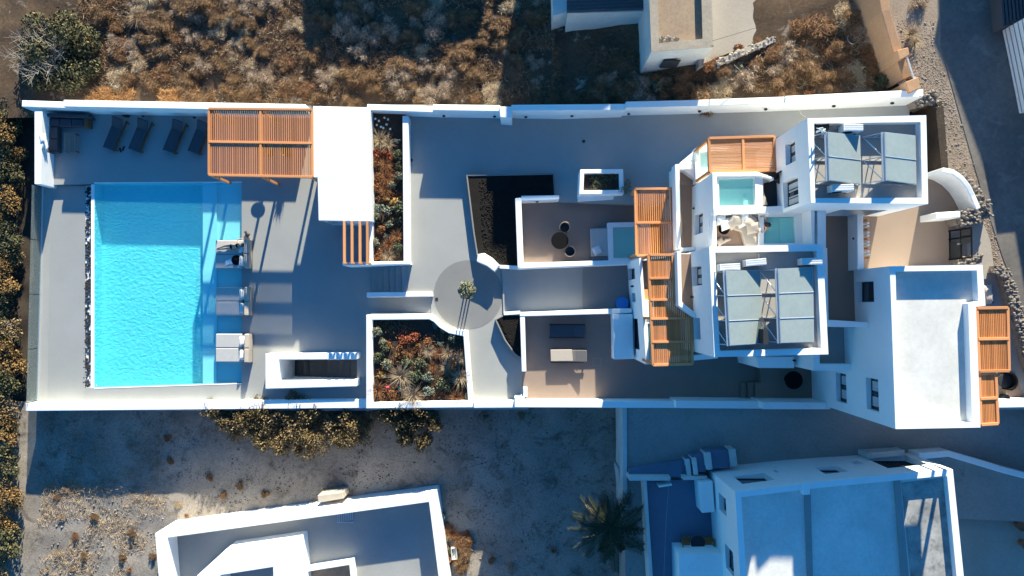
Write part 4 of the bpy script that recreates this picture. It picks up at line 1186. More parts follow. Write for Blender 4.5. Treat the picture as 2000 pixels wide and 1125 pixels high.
# the largest pergola: stepped outline
z = 7.45
outl = PL([(1266, 498), (1313, 498), (1318, 590), (1350, 613), (1352, 711), (1275, 713)], z)
lt = thing('large_pergola', 'longest slatted timber pergola with an angled corner above the front villa', 'pergola', tuple(zz(sum(outl, Vector()) / 6, 4.5)))
for a, b in zip(outl, outl[1:] + outl[:1]):
    d = (b - a).normalized() * 0.0
    MB().bar(a + d, b - d, 0.13, 0.2).build('beam', WOODLT, lt, bevel=0.01)
for (u0, v0, u1, v1) in ((1268, 544, 1315, 543), (1270, 586, 1318, 585), (1271, 623, 1351, 621), (1273, 668, 1351, 667)):
    MB().bar(P(u0, v0, z) + Vector((0, 0, .02)), P(u1, v1, z) + Vector((0, 0, .02)), 0.11, 0.2).build('beam', WOODLT, lt, bevel=0.01)
rows = [(498, 543), (543, 585.5), (585.5, 622), (622, 667.5), (667.5, 712)]
for k in range(20):
    s = (k + 1) / 21
    for v0, v1 in rows:
        ul = lambda v: table([(498, 1266), (713, 1275)], v)
        ur = lambda v: table([(613, 1350.5), (712, 1352.5)], v)
        u = lerp(1271, 1351, s) + (v0 - 622) * 0.03
        top = v0
        lim = table([(1313, 498), (1318, 590), (1350, 613)], u) if u > 1313 else 498
        if u > 1316: top = max(v0, lim + 2)
        if top > v1 - 6: continue
        a, b = P(u, top, z), P(u + .8, v1, z)
        MB().bar(a.lerp(b, .03), b.lerp(a, .03), 0.075, 0.05).build('slat', WOOD, lt)
for u, v in ((1268, 500), (1272, 622), (1276, 711), (1350, 711)):
    a = P(u, v, z); MB().bar(Vector((a.x, a.y, z - .1)), Vector((a.x, a.y, 4.5)), 0.13, 0.13).build('post', WOODLT, lt)

# ================================================================ POOL DECK FURNITURE
def daybed(loc, label):
    """2.2 m x 1.75 m daybed, head towards +x"""
    t = thing('daybed', label, 'daybed', loc, 'cushioned daybeds standing in the pool shelf')
    o = Vector(loc)
    MB().box(o + Vector((0, 0, .06)), (2.20, 1.74, .12)).build('base', GREYTEAK, t, bevel=0.02)
    MB().box(o + Vector((-.24, .432, .23)), (1.66, .855, .20)).build('mattress', GREYFAB, t, bevel=0.05)
    MB().box(o + Vector((-.24, -.432, .23)), (1.66, .855, .20)).build('mattress', GREYFAB, t, bevel=0.05)
    for s in (1, -1):
        m = MB().box(o + Vector((.90, s * .435, .42)), (.26, .85, .60), 0, 0, .18); m.build('back_cushion', CREAMFAB, t, bevel=0.05)
    for s in (1, -1):
        if 'woman' in label and s == 1: MB().pillow(o + Vector((.55, .40, .37)), (.42, .62, .12), 0.06, 0.08).build('pillow', WHITEFAB, t, smooth=True); continue
        MB().pillow(o + Vector((.60, s * .42, .44)), (.34, .66, .20), 0.06 * s, 0.75).build('pillow', WHITEFAB, t, smooth=True)
    MB().bar(o + Vector((1.06, -.86, .30)), o + Vector((1.06, .86, .30)), .05, .5).build('backboard', CREAMFAB, t)
    return t
bz = 0.02
for (u, v), lb in zip(((459, 497.5), (459.5, 588.5), (459.5, 679)), ('daybed with the sunbathing woman, northernmost of three in the pool shelf', 'grey and cream daybed in the middle of the pool shelf, half in shade', 'fully sunlit grey and cream daybed, southernmost of three in the pool shelf')):
    daybed(tuple(P(u, v, 0.015)), lb)
# items around the first bed
c = P(462, 508, 0.345)
hat = MB().lathe(c, [(0.30, 0.0), (0.31, 0.02), (0.30, 0.035), (0.16, 0.04), (0.14, 0.13), (0.06, 0.16)], 20)
single(hat, 'sun_hat', BLACK, 'wide brimmed black sun hat lying on the northern daybed', 'hat')
m = MB().pillow(P(447, 512, 0.36), (.5, .36, .05), .3); m.pillow(P(473, 511, .42), (.36, .42, .1), 0)
single(m, 'folded_towel', WHITEFAB, 'white folded towels beside the black hat on the northern daybed', 'towel', smooth=True)
m = MB().pillow(P(481, 456, .1), (.16, .34, .12), .5); m.pillow(P(485, 460, .1), (.14, .26, .1), -.6)
single(m, 'dark_sandals', CHAR, 'pair of dark sandals on the deck behind the northern daybed', 'sandals', smooth=True)

# lounge deck: corner sofa, table, four loungers
sf = thing('corner_sofa', 'dark L-shaped corner sofa in the shade of the lounge deck', 'sofa', tuple(P(115, 250, 0)))
for q, z0, z1, nm in (([(91, 226), (172, 229), (172, 247), (91, 246)], 0, .38, 'seat'), ([(91, 246.5), (113, 246.5), (113, 297), (91, 297)], 0, .38, 'seat')):
    MB().px(q, z1, z0).build(nm, DARKFAB, sf, bevel=0.03)
for q in ([(94, 231), (115, 231), (115, 246), (94, 246)], [(116, 231), (139, 232), (139, 247), (116, 247)], [(140, 232), (162, 233), (162, 247), (140, 247)], [(95, 248), (112, 248), (112, 270), (95, 270)], [(95, 272), (112, 272), (112, 293), (95, 293)]):
    MB().px(q, .52, .382).build('cushion', DARKFAB, sf, bevel=0.04)
MB().px([(91, 221), (172, 224), (172, 229.5), (91, 227)], .75, 0).build('backrest', DARKFAB, sf, bevel=0.03)
MB().px([(86, 222), (91, 222), (91, 297), (86, 297)], .72, 0).build('backrest', DARKFAB, sf, bevel=0.03)
MB().px([(163, 228), (170, 228), (170, 248), (163, 248)], .58, 0).build('armrest', TEAK, sf, bevel=0.02)
tb = thing('coffee_table', 'slatted teak coffee table in front of the corner sofa', 'table', tuple(P(136, 277, 0)))
a, b, c, d = PL([(125, 259), (147, 259), (147, 297), (125, 297)], .42)
for k in range(9):
    s = (k + .5) / 9; MB().bar(a.lerp(b, s), d.lerp(c, s), .062, .03).build('slat', GREYTEAK, tb)
for p in (a, b, c, d):
    q = p.lerp((a + c) / 2, .12); MB().bar(zz(q, 0), zz(q, .40), .06, .06).build('leg', TEAK, tb)
lbl = ['dark sun lounger nearest to the corner sofa on the shaded deck', 'second dark sun lounger from the corner sofa on the shaded deck', 'third dark sun lounger from the corner sofa on the shaded deck', 'dark sun lounger tucked against the pool pergola']
def lounger(name, label, loc, rz, fab, frame, group, L=2.05, Wd=.72, back=.55):
    t = thing(name, label, 'sun lounger', (0, 0, 0), group)
    for s in (1, -1): MB().box((0, s * Wd / 2, .26), (L, .07, .09)).build('side_rail', frame, t)
    MB().box((-.30, 0, .36), (L * .68, Wd - .06, .11)).build('mattress', fab, t, bevel=0.03)
    bl = L * .32
    MB().box((L / 2 - bl / 2 - .0, 0, .36 + bl / 2 * math.sin(back)), (bl, Wd - .06, .11), 0, 0, -back).build('backrest', fab, t, bevel=0.03)
    for sx in (1, -1):
        for s in (1, -1): MB().box((sx * (L / 2 - .12), s * Wd / 2, .11), (.08, .07, .22)).build('leg', frame, t)
    t.location = loc; t.rotation_euler = (0, 0, rz)
    return t
ang = math.atan2(68, 27)
for i, (u, v) in enumerate(((230, 264), (279, 267), (346, 269), (394, 271))):
    lounger('sun_lounger', lbl[i], tuple(P(u, v, 0)), ang, DARKFAB, TEAK, 'dark loungers on the shaded deck')
m = MB(); rg = random.Random(3)
m.pillow(P(85, 275, 1.1), (.24, .95, .16), .05, 0.9); m.pillow(P(88, 285, .85), (.22, .75, .3), .12, 1.1); m.pillow(P(82.5, 270, 1.22), (.34, .5, .06), .2)
single(m, 'draped_towel', WHITEFAB, 'pale towel hanging over the end wall of the lounge deck', 'towel', smooth=True)
m = MB().pillow(P(235, 293, .04), (.12, .3, .07), .3); m.pillow(P(241, 290, .04), (.12, .3, .07), -.4)
single(m, 'flip_flops', CHAR, 'dark flip flops on the deck at the foot of the loungers', 'flip-flops', smooth=True)
# bar table, stools and an added potted plant under the pool pergola
c = P(527, 299, 0); c.z = 0
t = thing('bar_table', 'round dark bar table standing under the pool pergola', 'table', tuple(c))
MB().lathe(c, [(.43, 1.06), (.44, 1.08), (.43, 1.10)], 28).build('table_top', CHAR, t)
MB().tube([c + Vector((0, 0, .03)), c + Vector((0, 0, 1.06))], .035, 8).build('pedestal', BLACK, t)
MB().lathe(c, [(.26, 0.0), (.26, .03), (.05, .05)], 20).build('foot', BLACK, t)

c = P(566, 302, 0); c.z = 0
t = thing('added_potted_plant', 'leafy potted plant standing under the pool pergola', 'potted plant', tuple(c))  # hidden plant, added to cast the irregular shadow on the deck
MB().lathe(c, [(.16, 0), (.24, .45), (.25, .48), (.22, .48), (.2, .42), (.02, .42)], 18).build('pot', CHAR, t)
m = MB(); rg = random.Random(5)
for k in range(90):
    a = rg.random() * 6.28; l = rg.uniform(.3, .75); e = c + Vector((math.cos(a) * l * .5, math.sin(a) * l * .5, .5 + l * rg.uniform(.5, 1.35)))
    b_ = c + Vector((0, 0, .5)); w_ = Vector((-math.sin(a), math.cos(a), 0)) * .045; q_ = b_.lerp(e, .65)
    m.add([b_, q_ + w_, e, q_ - w_], [(0, 1, 2, 3)])
m.build('foliage', plain('plant_leaf', (.06, .10, .04), .7), t)

# ================================================================ TERRACE FURNITURE
c = P(1092, 472, 1.4)
t = thing('dining_table', 'round black dining table on the taupe terrace', 'table', tuple(c))
MB().lathe(c, [(.49, .72), (.50, .735), (.49, .75)], 32).build('table_top', BLACK, t)
MB().lathe(c, [(.30, 0), (.28, .03), (.05, .06), (.045, .72)], 20).build('pedestal', BLACK, t)
def tubchair(label, loc, rz):
    t = thing('tub_chair', label, 'chair', (0, 0, 0), 'tub chairs at the round dining table')
    MB().lathe((0, 0, 0), [(.25, .36), (.27, .40), (.26, .46), (.10, .48)], 20).build('seat_cushion', CHAR, t)
    pts = [Vector((.31 * math.cos(a), .30 * math.sin(a), 0)) for a in [math.radians(-125 + 250 * k / 14) for k in range(15)]]
    m = MB(); wall_line(m, pts, .045, [.62 + .12 * math.cos(math.radians(-125 + 250 * k / 14) * .7) for k in range(15)], .34); m.build('shell', RATTAN, t)
    for sx in (1, -1):
        for sy in (1, -1): MB().tube([Vector((sx * .18, sy * .18, .37)), Vector((sx * .23, sy * .23, 0))], .016, 6).build('leg', BLACK, t)
    t.location = loc; t.rotation_euler = (0, 0, rz); return t
tubchair('pale rimmed tub chair north of the round black table', tuple(P(1102, 446, 1.4)), math.radians(70))
tubchair('pale rimmed tub chair south-east of the round black table', tuple(P(1112, 492, 1.4)), math.radians(-38))
t = thing('terrace_daybed', 'grey daybed beside the plunge pool of the dining terrace', 'daybed', tuple(P(1172, 476, 1.4)))
MB().px([(1153, 446), (1188, 445), (1189, 500), (1155, 501)], 1.72, 1.42).build('mattress', GREYFAB, t, bevel=.05)
MB().px([(1155, 501.5), (1189, 500.5), (1189, 510), (1155, 511)], 1.70, 1.42).build('mattress', TAUPEFAB, t, bevel=.05)
m = MB().pillow(P(1166, 489, 1.82), (.52, .52, .2), .45, .15)
single(m, 'white_cushion', WHITEFAB, 'square white cushion on the grey daybed of the dining terrace', 'cushion', smooth=True)
lounger('sun_lounger', 'dark grey sun lounger with no towel on the lower taupe terrace', tuple(P(1107, 646, 1.41)), 0, DARKFAB, CHAR, 'loungers on the lower terrace', 2.1, .74, .35)
lg = lounger('sun_lounger', 'sun lounger with a beige towel over it on the lower taupe terrace', tuple(P(1110, 694, 1.41)), 0, TAUPEFAB, CHAR, 'loungers on the lower terrace', 2.1, .74, .35)
m = MB().px([(1075, 683), (1117, 682.5), (1119, 705), (1076, 705.5)], 1.86, 1.80)
single(m, 'beige_towel', CREAMFAB, 'beige towel spread over the southern lounger of the lower terrace', 'towel', bevel=.02)
m = MB(); c = P(1166, 707, 1.412)
m.ring([c + Vector(p) for p in ((-.24, -.22, 0), (.24, -.22, 0), (.24, .22, 0), (-.24, .22, 0))], [c + Vector(p) for p in ((-.21, -.19, 0), (.21, -.19, 0), (.21, .19, 0), (-.21, .19, 0))], 1.417, 1.40)
single(m, 'floor_hatch', CONCRETE, 'square hatch outline in the floor east of the towelled lounger', 'hatch')
c = P(1214, 592, 1.36)
t = thing('blue_pouf', 'round bright blue pouf at the end of the sunken path', 'pouf', tuple(c))
MB().lathe(c, [(.30, 0), (.37, .05), (.38, .30), (.34, .40), (.05, .42)], 24).build('body', BLUEP, t, smooth=False)
MB().lathe(c, [(.385, .20), (.392, .22), (.385, .24)], 24).build('piping', BLUEP, t)
# terraces of the upper villas
m = MB(); rg = random.Random(12)
t = thing('corner_bench', 'beige L-shaped cushioned bench in the corner of the upper terrace', 'bench', tuple(P(1440, 440, 8.02)))
MB().px([(1402, 421), (1479, 420), (1479, 479), (1456, 479), (1448, 452), (1402, 436)], 8.38, 8.03).build('seat', CREAMFAB, t, bevel=.05)
for i, (u, v, s, r) in enumerate(((1418, 438, .62, .25), (1431, 435, .6, .8), (1441, 430, .66, .1), (1452, 430, .68, .45), (1467, 433, .68, .9), (1470, 446, .6, .2), (1409, 430, .52, .1))):
    k = MB().pillow(P(u, v, 8.52 + .02 * (i % 3)), (s, s * .92, .2), r, .25 * (-1) ** i, 7, .2)
    single(k, 'cushion', CREAMFAB if i % 3 else WHITEFAB, ['pale cushion at the foot of the bench nearest the black tray table', 'white cushion turned cornerwise on the beige bench', 'crumpled cushion in the middle of the beige bench', 'large beige cushion against the back of the bench', 'tilted cushion in the corner of the beige bench', 'cushion lowest along the east arm of the beige bench', 'small cushion at the west end of the beige bench'][i], 'cushion', 'loose cushions on the corner bench', smooth=True)
c = P(1409, 449, 8.02)
t = thing('tray_table', 'small round black tray table by the beige corner bench', 'table', tuple(c))
MB().lathe(c, [(.26, .40), (.27, .42), (.27, .46), (.25, .46), (.25, .425), (.02, .425)], 22).build('tray', BLACK, t)
MB().tube([c + Vector((0, 0, 0)), c + Vector((0, 0, .41))], .03, 8).build('pedestal', BLACK, t)
m = MB().pillow(P(1407, 472, 8.15), (.42, .36, .18), .6, .2); m.tube([P(1413, 474, 8.1), P(1418, 469, 8.14), P(1427, 467, 8.12)], [.07, .1, .06], 8)
single(m, 'crumpled_towel', CREAMFAB, 'crumpled peach towel on the brown floor by the south parapet', 'towel', smooth=True)
c = P(1519, 351, 8.04)
t = thing('wicker_armchair', 'black round wicker armchair on the slate floor by the upper door', 'armchair', tuple(c))
MB().lathe(c, [(.24, .30), (.28, .34), (.27, .42), (.05, .44)], 22).build('seat', CHAR, t)
pts = [c + Vector((.30 * math.cos(a), .30 * math.sin(a), 0)) for a in [math.radians(-60 + 250 * k / 14) for k in range(15)]]
m = MB(); wall_line(m, pts, .06, 8.78, 8.35); m.build('shell', BLACK, t)
for k in range(4):
    a = k * math.pi / 2 + .6; d = Vector((math.cos(a) * .2, math.sin(a) * .2, 0)); MB().tube([c + d, c + d * .9 + Vector((0, 0, .32))], .02, 6).build('leg', BLACK, t)
m = MB().px([(1484, 342), (1500, 341), (1500, 345), (1506, 353), (1492, 357), (1492, 372), (1500, 400), (1484, 402)], 8.42, 8.05)
single(m, 'masonry_bench', CREAMFAB, 'cream built-in bench bordering the slate floor near the upper door', 'bench', bevel=.04)
c = P(1541, 740, 2.0)
t = thing('side_table', 'round dark table on the shaded landing at the end of the lower terrace', 'table', tuple(c))
MB().lathe(c, [(.50, .70), (.51, .72), (.50, .74)], 28).build('table_top', BLACK, t); MB().lathe(c, [(.28, 0), (.05, .05), (.05, .7)], 16).build('pedestal', BLACK, t)
c = P(1952, 742, 7.5)
t = thing('patio_armchair', 'black wicker armchair on the patio under the edge of the narrow pergola', 'armchair', tuple(c))
MB().lathe(c, [(.32, .3), (.35, .36), (.34, .44), (.05, .46)], 22).build('seat', CHAR, t)
m = MB(); wall_line(m, [c + Vector((.38 * math.cos(a), .42 * math.sin(a), 0)) for a in [math.radians(-80 + 180 * k / 12) for k in range(13)]], .07, 8.25, 7.5); m.build('shell', BLACK, t)
c = P(1957, 777, 7.56); m = MB().lathe(c, [(.14, 0), (.2, .02), (.21, .3), (.17, .32)], 18); single(m, 'dark_pot', CHAR, 'dark round pot on the brown corner floor of the east patio', 'pot')
m = MB(); m.pillow(P(1929, 575, 7.75), (.5, 1.0, .25), 0.1)
single(m, 'patio_seat_pad', CREAMFAB, 'pale seat pad on the patio floor beside the corner villa', 'cushion', smooth=True)

# ================================================================ ROOF EQUIPMENT
def ac(label, u, v, z, w, rz=0.0, group='air conditioners on the flat roofs'):
    c = P(u, v, z)
    t = thing('air_conditioner', label, 'air conditioner', (0, 0, 0), group)
    MB().box((0, 0, .36), (w, .30, .56)).build('casing', ACW, t, bevel=.015)
    for k in range(3): MB().box((0.02, -.10 + .1 * k, .642), (w * .94, .022, .006)).build('top_rib', METAL, t)
    MB().lathe((-.1 * w, 0, 0), [(.0, 0), (.0, .0)], 4) if False else None
    MB().tube([Vector((-w * .16, -.151, .36)), Vector((-w * .16, -.165, .36))], .21, 18).build('fan_grille', CHAR, t)
    for s in (1, -1): MB().box((s * w * .36, 0, .04), (.07, .36, .08)).build('foot', CHAR, t)
    t.location = c; t.rotation_euler = (0, 0, rz); return t
ac('air conditioner below the north parapet of the upper villa roof', 1654, 256, 11.63, .86)
ac('air conditioner in the south-west of the upper villa roof, in shade', 1634, 371, 11.63, .95, .03)
ac('air conditioner in the north-west corner of the middle villa roof', 1418, 523, 10.72, .92, .05)
ac('tilted looking air conditioner, middle one on the middle villa roof', 1468, 514, 10.72, .92, .09)
ac('air conditioner in the north-east corner of the middle villa roof', 1575, 512, 10.72, .92, .03)
t = ac('long air conditioner with a dark fan side on the lower wing roof', 1688, 657, 6.35, 1.6, 0)
def rack(label, corners, zl, zr, zroof, n):
    """row of n collectors between [TL, TR, BR, BL]; left side high at zl, right side low at zr"""
    TL, TR, BR, BL = P(*corners[0], zl), P(*corners[1], zr), P(*corners[2], zr), P(*corners[3], zl)
    c = (TL + TR + BR + BL) / 4
    t = thing('solar_rack', label, 'solar collector', (c.x, c.y, zroof), 'solar collector racks on the roofs')
    nrm = (TR - TL).cross(BL - TL).normalized()
    if nrm.z < 0: nrm = -nrm
    for k in range(n):
        a, b = TL.lerp(BL, (k + .012) / n), TR.lerp(BR, (k + .012) / n); e, f = TL.lerp(BL, (k + .985) / n), TR.lerp(BR, (k + .985) / n)
        q = [a, b, f, e]; top = q; bot = [p - nrm * .07 for p in q]
        m = MB(); m.add(top + bot, [(3, 2, 1, 0), (4, 5, 6, 7), (0, 1, 5, 4), (1, 2, 6, 5), (2, 3, 7, 6), (3, 0, 4, 7)])
        pn = m.build('panel', METAL, t)
        ctr = (a + b + e + f) / 4; g = [p.lerp(ctr, .035) + nrm * .006 for p in q]
        m = MB(); m.add(g, [(3, 2, 1, 0)]); m.build('glass', PANEL, pn)
    m = MB()
    for k in range(n + 1):
        p = TL.lerp(BL, min(.985, max(.015, k / n))); q = TR.lerp(BR, min(.985, max(.015, k / n)))
        back = Vector((p.x - .55, p.y, zroof + .03))
        m.bar(p - nrm * .09, Vector((p.x, p.y, zroof)), .04, .04); m.bar(p - nrm * .09, back, .035, .035)
        m.bar(back, Vector((q.x, q.y, zroof + .03)), .04, .04); m.bar(q - nrm * .09, Vector((q.x, q.y, zroof)), .04, .04)
    m.bar(TL - nrm * .1, BL - nrm * .1, .05, .04); m.bar(TR - nrm * .1, BR - nrm * .1, .05, .04)
    for k in range(n):
        p = TL.lerp(BL, k / n); q = TL.lerp(BL, (k + 1) / n); m.bar(Vector((p.x - .55, p.y, zroof + .03)), q - nrm * .12, .03, .03)
    m.build('stand', METAL, t)
    m = MB()
    for k in range(1, n):
        m.tube([TL.lerp(BL, k / n) + nrm * .01, TR.lerp(BR, k / n) + nrm * .01], .022, 6)
    m.tube([TL - Vector((.1, 0, .1)), BL - Vector((.1, 0, .1))], .03, 6)
    m.build('pipe', METAL, t)
    return t
rack('western double solar rack on the upper villa roof', [(1617, 257), (1680, 264), (1682, 361), (1620, 353)], 12.55, 11.9, 11.62, 2)
rack('eastern double solar rack on the upper villa roof', [(1728, 257), (1788, 264), (1790, 361), (1731, 353)], 12.55, 11.9, 11.62, 2)
rack('western triple solar rack on the middle villa roof', [(1418, 528), (1486, 527), (1490, 672), (1426, 676)], 11.7, 11.0, 10.72, 3)
rack('eastern triple solar rack on the middle villa roof', [(1520, 524), (1588, 521), (1590, 669), (1525, 671)], 11.7, 11.0, 10.72, 3)
m = MB(); p = P(1481, 660, 10.72)
m.box(p + Vector((0, .1, .5)), (.22, .65, 1.0)); 
for k in range(4): m.tube([p + Vector((-.1 + .06 * k, .45, .9)), p + Vector((-.06 + .05 * k, 1.1, .12))], .018, 5)
single(m, 'dark_control_box', CHAR, 'dark upright box with cables beside the western triple solar rack', 'box')
for lab, pts in (('thin grey pipe along the east parapet of the middle villa roof', [(1594, 500, 10.95), (1597, 560, 10.95), (1600, 640, 10.95)]), ('thin pipe along the north parapet inside the middle villa roof', [(1482, 496, 10.8), (1483, 520, 10.8)]),):
    m = MB().tube([P(*q) for q in pts], .03, 6); single(m, 'roof_pipe', METAL, lab, 'pipe')
t = thing('pipe_tangle', 'tangle of grey pipes and a dish in the corner of the upper villa roof', 'pipes', tuple(P(1600, 258, 11.62)))
m = MB(); rg = random.Random(21)
for k in range(8):
    a = P(1592 + rg.uniform(0, 14), 250 + rg.uniform(0, 10), 11.65 + rg.uniform(.1, .9)); b = P(1604 + rg.uniform(0, 12), 258 + rg.uniform(0, 14), 11.65 + rg.uniform(.1, .9)); m.tube([a, (a + b) / 2 + Vector((0, .1, .15)), b], .025, 5)
m.build('pipe', METAL, t)
c = P(1600, 249, 11.75); MB().lathe(c, [(.05, 0), (.28, .10), (.36, .22), (.34, .22), (.24, .10), (.02, .03)], 18).build('dish', CHAR, t)
# overhead cables
for lab, a, b in (('thin pale cable crossing the lane beside the corner villa', P(1660, 806, 6.0), P(1702, 888, 4.5)), ('thin cable above the concrete pad near the broken wall', P(1391, 80, 6.5), P(1640, 2, 7.6)), ('pale cable slung over the sloping court to the upper villa', P(1561, 216, 8.0), P(1577, 231, 11.95)), ('pale cable hanging over the shaded courtyard', P(1306, 945, 4.0), P(1296, 1140, 3.0)), ('pale cable end above the dry grass by the broken wall', P(1434, 127, 5.3), P(1490, 170, 4.6))):
    mid = (a + b) / 2 - Vector((0, 0, .15)); m = MB().tube([a, mid, b], .010, 5); single(m, 'cable', CONCRETE if 'pale' in lab else CHAR, lab, 'cable')
# white plastic chair at the top right
c = Pf(1757, 170, z_field, .05)
t = thing('plastic_chair', 'white plastic garden chair lying by the ochre wall', 'chair', (0, 0, 0))
MB().box((0, 0, .42), (.44, .44, .04)).build('seat', WHITEPL, t, bevel=.01)
m = MB(); wall_line(m, [Vector((.27 * math.cos(a), .27 * math.sin(a), 0)) for a in [math.radians(-70 + 140 * k / 10) for k in range(11)]], .035, .86, .40); m.build('backrest', WHITEPL, t)
for s in (1, -1): MB().bar(Vector((-.22, s * .26, .62)), Vector((.16, s * .27, .66)), .06, .04).build('armrest', WHITEPL, t)
for sx in (1, -1):
    for s in (1, -1): MB().bar(Vector((sx * .2, s * .22, .42)), Vector((sx * .25, s * .26, 0)), .05, .05).build('leg', WHITEPL, t)
t.location = c; t.rotation_euler = (0, 0, .6); t.scale = (1.15, 1.15, 1.15)
c = Pf(1664, 77, z_field, .1)
m = MB().tube([c + Vector((.28 * math.cos(a), .28 * math.sin(a), .12)) for a in [2 * math.pi * k / 18 for k in range(19)]], .02, 5); single(m, 'wire_hoop', METAL, 'pale wire hoop lying in the dry grass left of the ochre wall', 'hoop')
# terrace of the shaded courtyard: table and two orange chairs
c = P(1357, 1052, 2.0)
t = thing('courtyard_table', 'small dark round table with a green pot in the shaded courtyard', 'table', tuple(c))
MB().lathe(c, [(.40, .70), (.41, .72), (.40, .74)], 22).build('table_top', CHAR, t); MB().tube([c, c + Vector((0, 0, .7))], .04, 8).build('pedestal', CHAR, t)
def fchair(lab, u, rz):
    t = thing('folding_chair', lab, 'chair', (0, 0, 0), 'orange wooden chairs in the shaded courtyard')
    for k in range(5): MB().box((0, -.19 + .095 * k, .45), (.42, .08, .025)).build('slat', CHAIRWOOD, t)
    for k in range(3): MB().box((-.24 - .02 * k, 0, .58 + .12 * k), (.02, .44, .09)).build('back_slat', CHAIRWOOD, t)
    for s in (1, -1):
        for sx in (1, -1): MB().bar(Vector((sx * .2, s * .2, .44)), Vector((sx * .22, s * .2, 0)), .04, .04).build('leg', CHAIRWOOD, t)
        MB().bar(Vector((-.22, s * .2, .4)), Vector((-.28, s * .2, .9)), .04, .03).build('back_post', CHAIRWOOD, t)
    t.location = P(u, 1052, 2.0); t.rotation_euler = (0, 0, rz); return t
fchair('orange wooden chair west of the dark courtyard table', 1337, 0); fchair('orange wooden chair east of the dark courtyard table', 1379, math.pi)
for u, v, r, lab in ((1985, 1022, .3, 'terracotta pot at the right edge of the pale side yard'), (1992, 1058, .25, 'dark pot below the terracotta pot at the right edge')):
    c = P(u, v, 2.7); m = MB().lathe(c, [(r * .6, 0), (r, .45), (r * 1.05, .5), (r * .9, .5), (r * .8, .42), (.02, .42)], 18); single(m, 'plant_pot', TERRACOTTA if 'terra' in lab else CHAR, lab, 'pot')

# ================================================================ VEGETATION
NR = np.random.RandomState(11)
def leafcloud(lobes, n, size, seed, aspect=2.0, up=0.4, hollow=0.55):
    """n leaf quads spread through a set of ellipsoid lobes (cx,cy,cz,rx,ry,rz); returns an MB"""
    r = np.random.RandomState(seed); L = np.array(lobes, float)
    vol = (L[:, 3] * L[:, 4] * L[:, 5]) ** .67; idx = r.choice(len(L), n, p=vol / vol.sum())
    d = r.normal(size=(n, 3)); d /= np.linalg.norm(d, axis=1)[:, None]
    rad = hollow + (1 - hollow) * r.rand(n) ** .6
    c = L[idx, :3] + d * L[idx, 3:] * rad[:, None]
    c[:, 2] = np.maximum(c[:, 2], 0.02)
    nrm = d * .6 + r.normal(size=(n, 3)) * .6 + np.array([0, 0, up]); nrm /= np.linalg.norm(nrm, axis=1)[:, None]
    t = np.cross(nrm, r.normal(size=(n, 3))); t /= np.linalg.norm(t, axis=1)[:, None]
    b = np.cross(nrm, t); s = size * r.uniform(.6, 1.35, n)[:, None]
    q = np.stack([c - t * s * aspect / 2, c + b * s / 2, c + t * s * aspect / 2, c - b * s / 2], 1).reshape(-1, 3)
    m = MB(); m.v = [tuple(x) for x in q]; m.f = [(4 * i, 4 * i + 1, 4 * i + 2, 4 * i + 3) for i in range(n)]
    return m
def blades(n, R, h, seed, width=.012, spread=.8, bend=.4):
    """n arching blades from the origin"""
    r = np.random.RandomState(seed); m = MB()
    for i in range(n):
        a = r.rand() * 6.283; lean = spread * r.rand() ** .7; L = h * r.uniform(.6, 1.15)
        o = np.array([math.cos(r.rand() * 6.28), math.sin(r.rand() * 6.28), 0]) * R * .25 * r.rand()
        dr = np.array([math.cos(a), math.sin(a), 0]); sd_ = np.array([-dr[1], dr[0], 0]) * width
        p1 = o + dr * L * lean * .45 + np.array([0, 0, L * .6]); p2 = o + dr * L * lean * (1 + bend * .5) + np.array([0, 0, L * (1 - bend * lean * .6)])
        k = len(m.v); m.v += [tuple(o - sd_), tuple(o + sd_), tuple(p1 + sd_ * .8), tuple(p1 - sd_ * .8), tuple(p2)]
        m.f += [(k, k + 1, k + 2, k + 3), (k + 3, k + 2, k + 4)]
    return m
def twigs(n, R, h, seed, rad=.012, fork=2):
    r = random.Random(seed); m = MB()
    for i in range(n):
        a = r.random() * 6.283; l = r.uniform(.35, 1); d = Vector((math.cos(a) * R * l, math.sin(a) * R * l, h * r.uniform(.5, 1.05)))
        mid = d * .5 + Vector((r.uniform(-.1, .1) * R, r.uniform(-.1, .1) * R, .1 * h))
        m.tube([Vector((0, 0, 0)), mid, d], [rad * 1.6, rad, rad * .4], 4)
        for f in range(fork):
            e = mid.lerp(d, r.uniform(.2, .8)); m.tube([e, e + Vector((r.uniform(-.3, .3) * R, r.uniform(-.3, .3) * R, r.uniform(.1, .3) * h))], [rad * .7, rad * .3], 3)
    return m
def lobes(n, R, h, seed, lobe=.5):
    r = random.Random(seed); out = [(0, 0, h * .5, R * .6, R * .6, h * .5)]
    for i in range(n):
        a = r.random() * 6.283; d = R * r.uniform(.35, .75); s = R * lobe * r.uniform(.55, 1.1)
        out.append((math.cos(a) * d, math.sin(a) * d, h * r.uniform(.3, .72), s, s * r.uniform(.7, 1.1), s * .7))
    return out
L_OLIVE = leaves('olive_leaf', [(0.12, 0.125, 0.075), (0.19, 0.19, 0.12), (0.27, 0.26, 0.17), (0.09, 0.095, 0.055)])
L_GREEN = leaves('green_leaf', [(0.055, 0.07, 0.034), (0.09, 0.105, 0.052), (0.13, 0.14, 0.08), (0.04, 0.05, 0.026)])
L_SILVER = leaves('silver_leaf', [(0.17, 0.20, 0.15), (0.26, 0.28, 0.22), (0.11, 0.14, 0.10)])
L_FIG = leaves('fig_leaf', [(0.07, 0.05, 0.022), (0.21, 0.115, 0.04), (0.31, 0.175, 0.065), (0.10, 0.08, 0.032), (0.16, 0.08, 0.03)])
L_SCRUB = leaves('scrub_leaf', [(0.10, 0.07, 0.032), (0.21, 0.135, 0.058), (0.28, 0.19, 0.095), (0.055, 0.045, 0.022), (0.15, 0.12, 0.06)])
